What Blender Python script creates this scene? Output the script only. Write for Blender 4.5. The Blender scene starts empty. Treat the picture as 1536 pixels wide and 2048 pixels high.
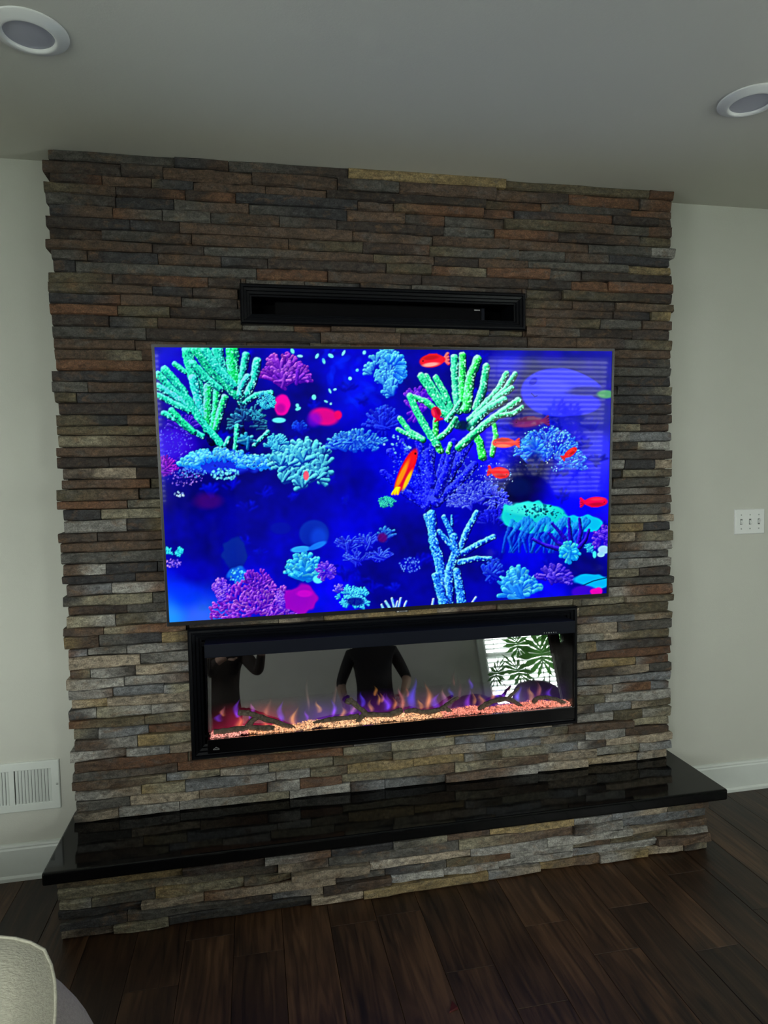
import bpy, bmesh, math, random
import numpy as np
from mathutils import Vector, Matrix

# ------------------------------------------------------------------ camera, world, lights, exposure
S = bpy.context.scene
COL = S.collection
FPX = 1329.3535
CAM = np.array([-0.4630, -2.4332, 1.4298])
CR = np.array([0.98113281, -0.19244603, -0.01851839])
CU = np.array([0.02900246, 0.05180434, 0.99823603])
CF = np.array([0.19114723, 0.9799392, -0.05640835])
cd = bpy.data.cameras.new('camera'); cam = bpy.data.objects.new('camera', cd); COL.objects.link(cam)
cd.sensor_fit = 'HORIZONTAL'; cd.sensor_width = 36.0; cd.lens = 36.0 * FPX / 1536.0
cd.clip_start = 0.02; cd.clip_end = 100
M = Matrix.Identity(4)
for i in range(3):
    M[i][0] = CR[i]; M[i][1] = CU[i]; M[i][2] = -CF[i]; M[i][3] = CAM[i]
cam.matrix_world = M
S.camera = cam
S.view_settings.view_transform = 'Standard'; S.view_settings.look = 'None'
S.view_settings.gamma = 1.0; S.view_settings.use_curve_mapping = False
S.view_settings.exposure = 0.0
S.cycles.use_denoising = True
S.cycles.max_bounces = 8; S.cycles.diffuse_bounces = 4; S.cycles.transparent_max_bounces = 24
S.cycles.caustics_reflective = False; S.cycles.caustics_refractive = False
w = bpy.data.worlds.new('overcast_sky'); S.world = w; w.use_nodes = True
w.node_tree.nodes['Background'].inputs[0].default_value = (0.82, 0.91, 1.0, 1)
w.node_tree.nodes['Background'].inputs[1].default_value = 1.0

ROOM_X0, ROOM_X1, REAR_Y, WALL_Y, CEIL = -2.7, 3.35, -3.75, 0.1012, 2.5305
WIN1 = (1.70, 3.05, 0.72, 2.12)      # right rear window (x0, x1, z0, z1)
WIN2 = (-2.45, -1.19, 0.72, 2.12)    # left rear window
ADDED_WIN3 = (-3.05, -1.75, 0.85, 2.12)    # unseen left wall window, added for more light (y0, y1, z0, z1)
ADDED_WIN4 = (-3.15, -1.85, 0.85, 2.12)    # unseen right wall window, added for more light
def window_daylight(c, w_, h_, rot, watts):
    l = bpy.data.lights.new('window_daylight', 'AREA'); l.shape = 'RECTANGLE'
    l.size = w_; l.size_y = h_; l.energy = watts; l.color = (0.95, 1.0, 0.95)
    o = bpy.data.objects.new('window_daylight', l); COL.objects.link(o); o.location = c; o.rotation_euler = rot
Q = math.radians(90)
for (x0, x1, z0, z1), p in ((WIN1, 152), (WIN2, 152)):
    window_daylight(((x0 + x1) / 2, REAR_Y - 0.24, (z0 + z1) / 2), x1 - x0, z1 - z0, (Q, 0, 0), p)
for (y0, y1, z0, z1), x, rz, p in ((ADDED_WIN3, ROOM_X0 - 0.2, -Q, 44), (ADDED_WIN4, ROOM_X1 + 0.2, Q, 44)):  # extra lamps behind the two invented side windows, to brighten the room
    window_daylight((x, (y0 + y1) / 2, (z0 + z1) / 2), y1 - y0, z1 - z0, (Q, 0, rz), p)

# ------------------------------------------------------------------ helpers
R = random.Random(7)
def lin(c):
    c = c / 255.0
    return c / 12.92 if c <= 0.04045 else ((c + 0.055) / 1.055) ** 2.4
def srgb(r, g, b): return (lin(r), lin(g), lin(b), 1.0)
def ray(px, py):
    return CR * (px - 768) / FPX - CU * (py - 1024) / FPX + CF
def at_y(px, py, y):
    v = ray(px, py); return CAM + v * (y - CAM[1]) / v[1]
def at_z(px, py, z):
    v = ray(px, py); return CAM + v * (z - CAM[2]) / v[2]
def project(P):
    v = np.asarray(P) - CAM; z = v @ CF
    return 768 + FPX * (v @ CR) / z, 1024 - FPX * (v @ CU) / z

class Mat:
    pass
MATS = {}
def mat(name, color=(0.5, 0.5, 0.5, 1), rough=0.5, spec=0.5, metal=0.0, bump=None, vary=None, coat=0.0, attr=None):
    """principled material; bump=(scale, strength[, stretch xyz]); vary=(scale, amount) mottles the colour"""
    m = bpy.data.materials.new(name); m.use_nodes = True
    nt = m.node_tree; b = nt.nodes['Principled BSDF']
    b.inputs['Base Color'].default_value = color; b.inputs['Roughness'].default_value = rough
    b.inputs['Specular IOR Level'].default_value = spec; b.inputs['Metallic'].default_value = metal
    b.inputs['Coat Weight'].default_value = coat
    tc = nt.nodes.new('ShaderNodeTexCoord')
    if attr:
        a = nt.nodes.new('ShaderNodeAttribute'); a.attribute_name = attr; src = a.outputs['Color']
    else:
        src = None
    if vary or attr:
        if vary is None: vary = (30, 0.0)
        n = nt.nodes.new('ShaderNodeTexNoise'); n.inputs['Scale'].default_value = vary[0]; n.inputs['Detail'].default_value = 6
        n.inputs['Roughness'].default_value = 0.65
        nt.links.new(tc.outputs['Object'], n.inputs['Vector'])
        mr = nt.nodes.new('ShaderNodeMapRange'); mr.inputs['From Min'].default_value = 0.3; mr.inputs['From Max'].default_value = 0.7
        mr.inputs['To Min'].default_value = 1 - vary[1]; mr.inputs['To Max'].default_value = 1 + vary[1]
        nt.links.new(n.outputs['Fac'], mr.inputs['Value'])
        mx = nt.nodes.new('ShaderNodeMix'); mx.data_type = 'RGBA'; mx.blend_type = 'MULTIPLY'; mx.inputs['Factor'].default_value = 1
        if src: nt.links.new(src, mx.inputs['A'])
        else: mx.inputs['A'].default_value = color
        nt.links.new(mr.outputs['Result'], mx.inputs['B'])
        nt.links.new(mx.outputs['Result'], b.inputs['Base Color'])
    if bump:
        mp = nt.nodes.new('ShaderNodeMapping'); nt.links.new(tc.outputs['Object'], mp.inputs['Vector'])
        if len(bump) > 2: mp.inputs['Scale'].default_value = bump[2]
        n2 = nt.nodes.new('ShaderNodeTexNoise'); n2.inputs['Scale'].default_value = bump[0]; n2.inputs['Detail'].default_value = 5
        n2.inputs['Roughness'].default_value = 0.6
        nt.links.new(mp.outputs['Vector'], n2.inputs['Vector'])
        bp = nt.nodes.new('ShaderNodeBump'); bp.inputs['Strength'].default_value = bump[1]; bp.inputs['Distance'].default_value = 0.01
        nt.links.new(n2.outputs['Fac'], bp.inputs['Height']); nt.links.new(bp.outputs['Normal'], b.inputs['Normal'])
    MATS[name] = m
    return m

class MB:
    def __init__(s): s.v = []; s.f = []; s.mi = []; s.c = []
    def add(s, vs, fs, mi=0, col=None):
        o = len(s.v); s.v += [tuple(map(float, q)) for q in vs]; s.f += [tuple(i + o for i in f) for f in fs]; s.mi += [mi] * len(fs)
        if col is not None: s.c += col if isinstance(col, list) else [col] * len(vs)
        return s
    def box(s, x0, x1, y0, y1, z0, z1, mi=0):
        return s.add([(x0,y0,z0),(x1,y0,z0),(x1,y1,z0),(x0,y1,z0),(x0,y0,z1),(x1,y0,z1),(x1,y1,z1),(x0,y1,z1)],
                     [(0,3,2,1),(4,5,6,7),(0,1,5,4),(1,2,6,5),(2,3,7,6),(3,0,4,7)], mi)
    def lathe(s, prof, c, n=40, axis='z', mi=0):
        o = []
        for (r, h) in prof:
            for k in range(n):
                a = 2 * math.pi * k / n
                if axis == 'z': o.append((c[0] + r * math.cos(a), c[1] + r * math.sin(a), c[2] + h))
                else: o.append((c[0] + r * math.cos(a), c[1] + h, c[2] + r * math.sin(a)))
        f = []
        for i in range(len(prof) - 1):
            for k in range(n): f.append((i*n + k, i*n + (k+1) % n, (i+1)*n + (k+1) % n, (i+1)*n + k))
        return s.add(o, f, mi)
    def tube(s, pts, rad, n=8, mi=0, jit=0.0, rnd=None):
        pts = [Vector(p) for p in pts]; o = []; m = len(pts)
        for i, p in enumerate(pts):
            d = (pts[min(i+1, m-1)] - pts[max(i-1, 0)]).normalized()
            a = d.orthogonal() if abs(d.z) > 0.9 else d.cross(Vector((0,0,1)))
            a.normalize(); b = d.cross(a); r = rad[i] if isinstance(rad, (list, tuple)) else rad
            for k in range(n):
                t = 2 * math.pi * k / n; rr = r * (1 + (rnd.uniform(-jit, jit) if rnd else 0))
                o.append(p + a * rr * math.cos(t) + b * rr * math.sin(t))
        f = [(i*n + k, i*n + (k+1) % n, (i+1)*n + (k+1) % n, (i+1)*n + k) for i in range(m-1) for k in range(n)]
        f.append(tuple(range(n))[::-1]); f.append(tuple((m-1)*n + k for k in range(n)))
        return s.add(o, f, mi)
    def frame(s, x0, x1, z0, z1, prof, y=0.0, mi=0):
        """mitred moulding round a rectangle; prof=[(inset, proud)]"""
        o = []
        for (a, h) in prof:
            o += [(x0+a, y-h, z0+a), (x1-a, y-h, z0+a), (x1-a, y-h, z1-a), (x0+a, y-h, z1-a)]
        f = [(i*4 + k, i*4 + (k+1) % 4, (i+1)*4 + (k+1) % 4, (i+1)*4 + k) for i in range(len(prof)-1) for k in range(4)]
        return s.add(o, f, mi)
    def mesh(s, name):
        me = bpy.data.meshes.new(name); me.from_pydata(s.v, [], s.f)
        if any(s.mi): me.polygons.foreach_set('material_index', s.mi)
        if s.c and len(s.c) == len(s.v):
            ca = me.color_attributes.new('col', 'FLOAT_COLOR', 'POINT')
            ca.data.foreach_set('color', np.array(s.c, dtype=np.float32).ravel())
        return me
    def build(s, name, m, parent=None, smooth=False, bevel=0, seg=2, fix=True):
        me = s.mesh(name)
        if fix:
            bm = bmesh.new(); bm.from_mesh(me); bmesh.ops.recalc_face_normals(bm, faces=bm.faces); bm.to_mesh(me); bm.free()
        return link(name, me, m, parent, smooth, bevel, seg)

def link(name, me, m, parent=None, smooth=False, bevel=0, seg=2):
    o = bpy.data.objects.new(name, me); COL.objects.link(o)
    for q in (m if isinstance(m, (list, tuple)) else [m]): me.materials.append(q)
    if smooth: me.polygons.foreach_set('use_smooth', [True] * len(me.polygons))
    if bevel:
        b = o.modifiers.new('bevel', 'BEVEL'); b.width = bevel; b.segments = seg; b.limit_method = 'ANGLE'; b.angle_limit = 0.6
    if parent: attach(o, parent)
    return o
WORLD = {}
def attach(o, parent):
    o.parent = parent
    o.matrix_parent_inverse = Matrix.Translation(-Vector(WORLD.get(parent.name, (0, 0, 0))))
def tag(o, label, cat, group=None):
    o['label'] = label; o['category'] = cat
    if group: o['group'] = group
    return o
def thing(name, label, cat, loc, group=None):
    o = bpy.data.objects.new(name, None); COL.objects.link(o); o.location = loc; o.empty_display_size = 0.05
    WORLD[o.name] = tuple(loc)
    return tag(o, label, cat, group)
def struct(o): o['kind'] = 'structure'; return o

# ------------------------------------------------------------------ materials
WALL = mat('wall_paint', (0.58, 0.585, 0.525, 1), 0.85, 0.2, bump=(260, 0.08), vary=(3, 0.02))
CEILM = mat('ceiling_paint', (0.64, 0.64, 0.57, 1), 0.95, 0.1, bump=(180, 0.06))
WHITE = mat('white_enamel', (0.70, 0.74, 0.70, 1), 0.35, 0.5, vary=(20, 0.02))
PLASTIC = mat('white_plastic', (0.78, 0.80, 0.78, 1), 0.25, 0.5, vary=(40, 0.01))
LENS = mat('frosted_lens', (0.42, 0.43, 0.50, 1), 0.3, 0.5, vary=(30, 0.03))
def stone_mat():
    m = bpy.data.materials.new('ledge_stone'); m.use_nodes = True; nt = m.node_tree; b = nt.nodes['Principled BSDF']; N = nt.nodes.new; L = nt.links.new
    tc = N('ShaderNodeTexCoord'); at = N('ShaderNodeAttribute'); at.attribute_name = 'col'
    def noise(sc, det, stretch=(1, 1, 1), dist=0.0):
        mp = N('ShaderNodeMapping'); mp.inputs['Scale'].default_value = stretch; L(tc.outputs['Object'], mp.inputs[0])
        n = N('ShaderNodeTexNoise'); n.inputs['Scale'].default_value = sc; n.inputs['Detail'].default_value = det; n.inputs['Roughness'].default_value = 0.68; n.inputs['Distortion'].default_value = dist; L(mp.outputs[0], n.inputs['Vector']); return n.outputs['Fac']
    def rng(x, a0, a1, b0, b1):
        r = N('ShaderNodeMapRange'); L(x, r.inputs[0]); r.inputs[1].default_value = a0; r.inputs[2].default_value = a1; r.inputs[3].default_value = b0; r.inputs[4].default_value = b1; return r.outputs[0]
    def mul(x, y):
        q = N('ShaderNodeMix'); q.data_type = 'RGBA'; q.blend_type = 'MULTIPLY'; q.inputs['Factor'].default_value = 1; L(x, q.inputs['A']); L(y, q.inputs['B']); return q.outputs['Result']
    big = noise(16, 4, (1, 1, 1.6), 0.5); mid = noise(60, 6, (0.8, 1, 1.3), 0.4); fin = noise(240, 4)
    # iron stains and pale lichen-grey dust as mottling of the stone itself
    st = N('ShaderNodeMix'); st.data_type = 'RGBA'; L(rng(big, 0.54, 0.70, 0, 0.55), st.inputs['Factor']); L(at.outputs['Color'], st.inputs['A']); st.inputs['B'].default_value = (0.150, 0.085, 0.040, 1)
    st2 = N('ShaderNodeMix'); st2.data_type = 'RGBA'; L(rng(big, 0.46, 0.32, 0, 0.5), st2.inputs['Factor']); L(st.outputs['Result'], st2.inputs['A']); st2.inputs['B'].default_value = (0.085, 0.085, 0.078, 1)
    col = mul(mul(st2.outputs['Result'], rng(mid, 0.3, 0.7, 0.42, 1.62)), rng(fin, 0.3, 0.7, 0.50, 1.55))
    L(col, b.inputs['Base Color']); b.inputs['Roughness'].default_value = 0.66; b.inputs['Specular IOR Level'].default_value = 0.4
    b1 = N('ShaderNodeBump'); b1.inputs['Strength'].default_value = 0.9; b1.inputs['Distance'].default_value = 0.006; L(mid, b1.inputs['Height'])
    b2 = N('ShaderNodeBump'); b2.inputs['Strength'].default_value = 0.8; b2.inputs['Distance'].default_value = 0.0022; L(fin, b2.inputs['Height']); L(b1.outputs[0], b2.inputs['Normal']); L(b2.outputs[0], b.inputs['Normal'])
    return m
STONE = stone_mat()
MORTAR = mat('stone_backing', (0.012, 0.011, 0.010, 1), 0.95, 0.1, bump=(120, 0.5), vary=(40, 0.2))
GRANITE = mat('black_granite', (0.003, 0.0033, 0.0036, 1), 0.07, 0.30, vary=(220, 0.6))
BLACK = mat('black_satin_paint', (0.0025, 0.003, 0.0045, 1), 0.36, 0.16, bump=(300, 0.03), vary=(30, 0.1))
BLACKGLASS = mat('black_glass', (0.001, 0.001, 0.0015, 1), 0.12, 0.35, vary=(10, 0.1))
NAVYBAR = mat('dark_metal_bar', (0.0048, 0.0062, 0.0115, 1), 0.42, 0.12, vary=(60, 0.1))
DEEP = mat('matt_black', (0.0015, 0.0015, 0.002, 1), 0.8, 0.1, vary=(30, 0.2))
BEZEL = mat('tv_bezel_metal', (0.012, 0.012, 0.014, 1), 0.3, 0.4, metal=0.0, vary=(60, 0.1))
MARK = mat('silver_print', (0.42, 0.42, 0.42, 1), 0.5, 0.4, vary=(60, 0.05))
BARK = mat('driftwood_bark', (0.25, 0.21, 0.155, 1), 0.85, 0.2, bump=(140, 1.0, (1, 3, 3)), vary=(90, 0.6))
FABRIC = mat('pillow_chenille', (0.40, 0.385, 0.31, 1), 0.95, 0.1, bump=(420, 0.45, (0.10, 1, 1.4)), vary=(260, 0.14))
SOFA = mat('sofa_chenille', (0.37, 0.33, 0.31, 1), 0.95, 0.1, bump=(420, 0.5, (1, 1, 0.6)), vary=(200, 0.14))
SCREW = mat('steel_screw', (0.45, 0.47, 0.45, 1), 0.35, 0.5, metal=0.6, vary=(90, 0.05))

def translucent(name, color, amount, vary_):
    m = mat(name, color, 0.5, 0.3, vary=vary_); nt = m.node_tree; b = nt.nodes['Principled BSDF']; out = nt.nodes['Material Output']
    t = nt.nodes.new('ShaderNodeBsdfTranslucent'); t.inputs['Color'].default_value = color; mx = nt.nodes.new('ShaderNodeMixShader'); mx.inputs[0].default_value = amount
    nt.links.new(b.outputs[0], mx.inputs[1]); nt.links.new(t.outputs[0], mx.inputs[2]); nt.links.new(mx.outputs[0], out.inputs['Surface']); return m
SLAT = translucent('white_blind_slat', (0.86, 0.90, 0.87, 1), 0.42, (20, 0.02))

# ------------------------------------------------------------------ room shell
rw = MB()
def wall_with_hole(mb, x0, x1, y0, y1, z0, z1, hole):
    a, b, c, d = hole
    mb.box(x0, a, y0, y1, z0, z1); mb.box(b, x1, y0, y1, z0, z1); mb.box(a, b, y0, y1, z0, c); mb.box(a, b, y0, y1, d, z1)
wall_with_hole(rw, ROOM_X0, 0.0, REAR_Y - 0.15, REAR_Y, 0, CEIL, WIN2)
wall_with_hole(rw, 0.0, ROOM_X1, REAR_Y - 0.15, REAR_Y, 0, CEIL, WIN1)
struct(rw.build('wall_rear', WALL))
def side_wall(name, xa, xb, W):
    y0, y1, z0, z1 = W; ya, yb = REAR_Y - 0.15, WALL_Y + 0.12
    struct(MB().box(xa, xb, ya, y0, 0, CEIL).box(xa, xb, y1, yb, 0, CEIL).box(xa, xb, y0, y1, 0, z0).box(xa, xb, y0, y1, z1, CEIL).build(name, WALL))
side_wall('wall_left', ROOM_X0 - 0.12, ROOM_X0, ADDED_WIN3); side_wall('wall_right', ROOM_X1, ROOM_X1 + 0.12, ADDED_WIN4)
XL, XR, ZH = -1.1065, 1.2040, 0.2287                # stone breast edges and the hearth top
struct(MB().box(ROOM_X0, XL + 0.02, WALL_Y, WALL_Y + 0.12, 0, CEIL).box(XR - 0.02, ROOM_X1, WALL_Y, WALL_Y + 0.12, 0, CEIL).build('wall_back', WALL))
struct(MB().box(ROOM_X0 - 0.12, ROOM_X1 + 0.12, REAR_Y - 0.15, WALL_Y + 0.30, CEIL, CEIL + 0.1).build('ceiling', CEILM))
# baseboards: flat board, bead at the top, shoe moulding at the foot
def baseboard(name, x0, x1):
    y = WALL_Y; p = [(0, 0), (-0.020, 0), (-0.020, 0.012), (-0.0165, 0.018), (-0.0145, 0.020), (-0.0145, 0.112), (-0.012, 0.118), (-0.013, 0.123), (-0.011, 0.1290), (-0.006, 0.1313), (0, 0.1313)]
    vs = [(x0, y + a, b) for a, b in p] + [(x1, y + a, b) for a, b in p]; n = len(p)
    fs = [(i, (i+1) % n, n + (i+1) % n, n + i) for i in range(n)] + [tuple(range(n)), tuple(range(2*n-1, n-1, -1))]
    struct(MB().add(vs, fs).build(name, WHITE))
baseboard('baseboard_left', ROOM_X0, -1.085)
baseboard('baseboard_right', 1.165, ROOM_X1)

# windows with blinds in the rear wall (they light the room and show in the fireplace mirror)
def pane_mat():
    m = bpy.data.materials.new('window_glass'); m.use_nodes = True; nt = m.node_tree
    for n in list(nt.nodes):
        if n.type != 'OUTPUT_MATERIAL': nt.nodes.remove(n)
    t = nt.nodes.new('ShaderNodeBsdfTransparent'); g = nt.nodes.new('ShaderNodeBsdfGlossy'); g.inputs['Roughness'].default_value = 0.03
    fr = nt.nodes.new('ShaderNodeFresnel'); fr.inputs['IOR'].default_value = 1.35
    mx = nt.nodes.new('ShaderNodeMixShader')
    nt.links.new(fr.outputs[0], mx.inputs[0]); nt.links.new(t.outputs[0], mx.inputs[1]); nt.links.new(g.outputs[0], mx.inputs[2])
    nt.links.new(mx.outputs[0], nt.nodes['Material Output'].inputs['Surface'])
    return m
PANE = pane_mat()
TRIMM = WHITE
def window(idx, W, label):
    x0, x1, z0, z1 = W; y = REAR_Y
    fr = MB(); fr.frame(x0 - 0.07, x1 + 0.07, z0 - 0.07, z1 + 0.07, [(0, 0), (0, -0.018), (0.065, -0.018), (0.07, -0.012), (0.07, 0.15)], y)
    wo = struct(fr.build('window_%d' % idx, TRIMM))
    sash = MB(); sash.frame(x0, x1, z0, z1, [(0, 0.10), (0, 0.07), (0.04, 0.07), (0.04, 0.10), (0, 0.10)], y)
    zm = (z0 + z1) / 2; sash.box(x0, x1, y - 0.10, y - 0.07, zm - 0.02, zm + 0.02)
    so = sash.build('sash', TRIMM, wo)
    for za, zb in ((z0 + 0.04, zm - 0.02), (zm + 0.02, z1 - 0.04)):
        MB().box(x0 + 0.04, x1 - 0.04, y - 0.086, y - 0.083, za, zb).build('pane', PANE, wo)
    bl = thing('window_blind', label, 'blind', ((x0 + x1) / 2, y - 0.03, z0), 'slatted window blinds')
    MB().box(x0 + 0.01, x1 - 0.01, y - 0.055, y - 0.012, z1 - 0.045, z1 - 0.003).build('head_rail', SLAT, bl)
    MB().box(x0 + 0.012, x1 - 0.012, y - 0.05, y - 0.016, z0 + 0.004, z0 + 0.022).build('bottom_rail', SLAT, bl)
    n = int((z1 - z0 - 0.08) / 0.044); a = math.radians(32); hw = 0.025
    me = MB(); dy, dz = hw * math.cos(a), hw * math.sin(a); L = (x1 - x0) / 2 - 0.015
    me.add([(-L, -dy, dz), (L, -dy, dz), (L, -0.002, 0.003), (-L, -0.002, 0.003), (L, dy, -dz), (-L, dy, -dz),
            (-L, -dy, dz - .0025), (L, -dy, dz - .0025), (L, -0.002, 0.0005), (-L, -0.002, 0.0005), (L, dy, -dz - .0025), (-L, dy, -dz - .0025)],
           [(0,1,2,3), (3,2,4,5), (6,9,8,7), (9,11,10,8), (0,6,7,1), (4,10,11,5)])
    sm = me.mesh('slat'); sm.materials.append(SLAT)
    for k in range(n):
        o = bpy.data.objects.new('slat', sm); COL.objects.link(o); o.location = ((x0 + x1) / 2, y - 0.032, z0 + 0.05 + k * (z1 - z0 - 0.11) / (n - 1)); attach(o, bl)
    for t in (0.15, 0.85):
        x = x0 + (x1 - x0) * t
        MB().tube([(x, y - 0.008, z1 - 0.04), (x, y - 0.008, z0 + 0.02)], 0.0015, 5).build('cord', SLAT, bl)
    MB().tube([(x0 + 0.1, y - 0.006, z1 - 0.04), (x0 + 0.1, y - 0.006, z1 - 0.75)], 0.004, 6).build('tilt_wand', SLAT, bl)
window(1, WIN1, 'white slatted blind on the rear window behind the monstera, mirrored in the fireplace')
window(2, WIN2, 'white slatted blind on the rear window nearest the sofa corner')

def added_side_window(idx, W, x, sg):
    """invented sash window in a side wall, an extra light source out of view; sg points out of the room"""
    y0, y1, z0, z1 = W; m = MB()
    for (ya, yb, za, zb) in ((y0 - .07, y0, z0 - .07, z1 + .07), (y1, y1 + .07, z0 - .07, z1 + .07), (y0, y1, z1, z1 + .07), (y0, y1, z0 - .07, z0)): m.box(min(x, x - sg * .018), max(x, x - sg * .018), ya, yb, za, zb)
    wo = struct(m.build('window_%d' % idx, TRIMM)); s_ = MB(); zm = (z0 + z1) / 2; xa, xb = sorted((x + sg * .05, x + sg * .08))  # made-up window, put in to share the lighting of the room
    for (ya, yb, za, zb) in ((y0, y0 + .04, z0, z1), (y1 - .04, y1, z0, z1), (y0, y1, z1 - .04, z1), (y0, y1, z0, z0 + .04), (y0, y1, zm - .02, zm + .02)): s_.box(xa, xb, ya, yb, za, zb)
    s_.build('sash', TRIMM, wo)
    for za, zb in ((z0 + .04, zm - .02), (zm + .02, z1 - .04)): MB().box(x + sg * .064, x + sg * .067, y0 + .04, y1 - .04, za, zb).build('pane', PANE, wo)
added_side_window(3, ADDED_WIN3, ROOM_X0, -1); added_side_window(4, ADDED_WIN4, ROOM_X1, 1)

# ------------------------------------------------------------------ floor of single planks
floor = struct(MB().box(ROOM_X0, ROOM_X1, REAR_Y, WALL_Y + 0.02, -0.05, -0.012).build('floor', MORTAR))
def plank_mat():
    m = bpy.data.materials.new('dark_walnut_plank'); m.use_nodes = True; nt = m.node_tree; b = nt.nodes['Principled BSDF']
    tc = nt.nodes.new('ShaderNodeTexCoord'); oi = nt.nodes.new('ShaderNodeObjectInfo')
    vo = nt.nodes.new('ShaderNodeVectorMath'); vo.operation = 'SCALE'; vo.inputs['Scale'].default_value = 37.0
    cx = nt.nodes.new('ShaderNodeCombineXYZ'); nt.links.new(oi.outputs['Random'], cx.inputs[0]); nt.links.new(oi.outputs['Random'], cx.inputs[1])
    nt.links.new(cx.outputs[0], vo.inputs[0])
    ad = nt.nodes.new('ShaderNodeVectorMath'); ad.operation = 'ADD'; nt.links.new(tc.outputs['Object'], ad.inputs[0]); nt.links.new(vo.outputs[0], ad.inputs[1])
    mp = nt.nodes.new('ShaderNodeMapping'); mp.inputs['Scale'].default_value = (34, 2.6, 6); nt.links.new(ad.outputs[0], mp.inputs[0])
    n1 = nt.nodes.new('ShaderNodeTexNoise'); n1.inputs['Scale'].default_value = 1.0; n1.inputs['Detail'].default_value = 8; n1.inputs['Distortion'].default_value = 1.6
    nt.links.new(mp.outputs[0], n1.inputs['Vector'])
    mp2 = nt.nodes.new('ShaderNodeMapping'); mp2.inputs['Scale'].default_value = (7, 2.2, 3); nt.links.new(ad.outputs[0], mp2.inputs[0])
    n2 = nt.nodes.new('ShaderNodeTexNoise'); n2.inputs['Scale'].default_value = 1.0; n2.inputs['Detail'].default_value = 3; n2.inputs['Distortion'].default_value = 0.8
    nt.links.new(mp2.outputs[0], n2.inputs['Vector'])
    cr = nt.nodes.new('ShaderNodeValToRGB'); e = cr.color_ramp.elements
    e[0].position = 0.36; e[0].color = (0.012, 0.0058, 0.0026, 1); e[1].position = 0.64; e[1].color = (0.090, 0.045, 0.021, 1)
    q = e.new(0.5); q.color = (0.042, 0.020, 0.0092, 1)
    mxf = nt.nodes.new('ShaderNodeMix'); mxf.inputs['Factor'].default_value = 0.45
    nt.links.new(n1.outputs['Fac'], mxf.inputs['A']); nt.links.new(n2.outputs['Fac'], mxf.inputs['B'])
    nt.links.new(mxf.outputs['Result'], cr.inputs[0])
    mr = nt.nodes.new('ShaderNodeMapRange'); mr.inputs['To Min'].default_value = 0.55; mr.inputs['To Max'].default_value = 1.35
    nt.links.new(oi.outputs['Random'], mr.inputs[0])
    mx = nt.nodes.new('ShaderNodeMix'); mx.data_type = 'RGBA'; mx.blend_type = 'MULTIPLY'; mx.inputs['Factor'].default_value = 1
    nt.links.new(cr.outputs[0], mx.inputs['A']); nt.links.new(mr.outputs[0], mx.inputs['B'])
    # knots
    vr = nt.nodes.new('ShaderNodeTexVoronoi'); vr.inputs['Scale'].default_value = 1.0
    mp3 = nt.nodes.new('ShaderNodeMapping'); mp3.inputs['Scale'].default_value = (4.2, 1.9, 1); nt.links.new(ad.outputs[0], mp3.inputs[0]); nt.links.new(mp3.outputs[0], vr.inputs['Vector'])
    mk = nt.nodes.new('ShaderNodeMapRange'); mk.inputs['From Min'].default_value = 0.03; mk.inputs['From Max'].default_value = 0.13; mk.inputs['To Min'].default_value = 0.18; mk.inputs['To Max'].default_value = 1.0
    nt.links.new(vr.outputs['Distance'], mk.inputs[0])
    mx2 = nt.nodes.new('ShaderNodeMix'); mx2.data_type = 'RGBA'; mx2.blend_type = 'MULTIPLY'; mx2.inputs['Factor'].default_value = 0.8
    nt.links.new(mx.outputs['Result'], mx2.inputs['A']); nt.links.new(mk.outputs[0], mx2.inputs['B'])
    nt.links.new(mx2.outputs['Result'], b.inputs['Base Color'])
    b.inputs['Roughness'].default_value = 0.42; b.inputs['Specular IOR Level'].default_value = 0.4
    bp = nt.nodes.new('ShaderNodeBump'); bp.inputs['Strength'].default_value = 0.25; bp.inputs['Distance'].default_value = 0.004
    nt.links.new(n1.outputs['Fac'], bp.inputs['Height']); nt.links.new(bp.outputs[0], b.inputs['Normal'])
    return m
PLANK = plank_mat()
PW = 0.1495
known = {2: [-0.535], 3: [-0.695], 4: [-0.512], 5: [-0.746], 6: [-0.394, -1.7], -0: [-0.669], 1: [-0.834], -5: [-0.368], -6: [-0.548], 7: [-0.62]}
rp = random.Random(31)
k0 = math.floor((ROOM_X0 - 0.035) / PW); k1 = math.ceil((ROOM_X1 - 0.035) / PW)
for k in range(k0, k1):
    xa, xb = max(ROOM_X0, 0.035 + k * PW), min(ROOM_X1, 0.035 + (k + 1) * PW)
    if xb - xa < 0.01: continue
    ys = [WALL_Y]
    js = sorted(known.get(k, [WALL_Y - rp.uniform(0.35, 1.5)]), reverse=True)
    ys += js
    while ys[-1] > REAR_Y + 1.3: ys.append(ys[-1] - rp.uniform(0.75, 1.35))
    ys.append(REAR_Y)
    for ya, yb in zip(ys[1:], ys[:-1]):
        g = 0.0007; b = 0.0007; zt = rp.uniform(-0.0005, 0.0)
        vs = [(xa+g, ya+g, -0.012), (xb-g, ya+g, -0.012), (xb-g, yb-g, -0.012), (xa+g, yb-g, -0.012),
              (xa+g, ya+g, zt-b), (xb-g, ya+g, zt-b), (xb-g, yb-g, zt-b), (xa+g, yb-g, zt-b),
              (xa+g+b, ya+g+b, zt), (xb-g-b, ya+g+b, zt), (xb-g-b, yb-g-b, zt), (xa+g+b, yb-g-b, zt)]
        fs = [(0,1,5,4), (1,2,6,5), (2,3,7,6), (3,0,4,7), (4,5,9,8), (5,6,10,9), (6,7,11,10), (7,4,8,11), (8,9,10,11)]
        MB().add(vs, fs).build('plank', PLANK, floor, fix=False)

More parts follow.
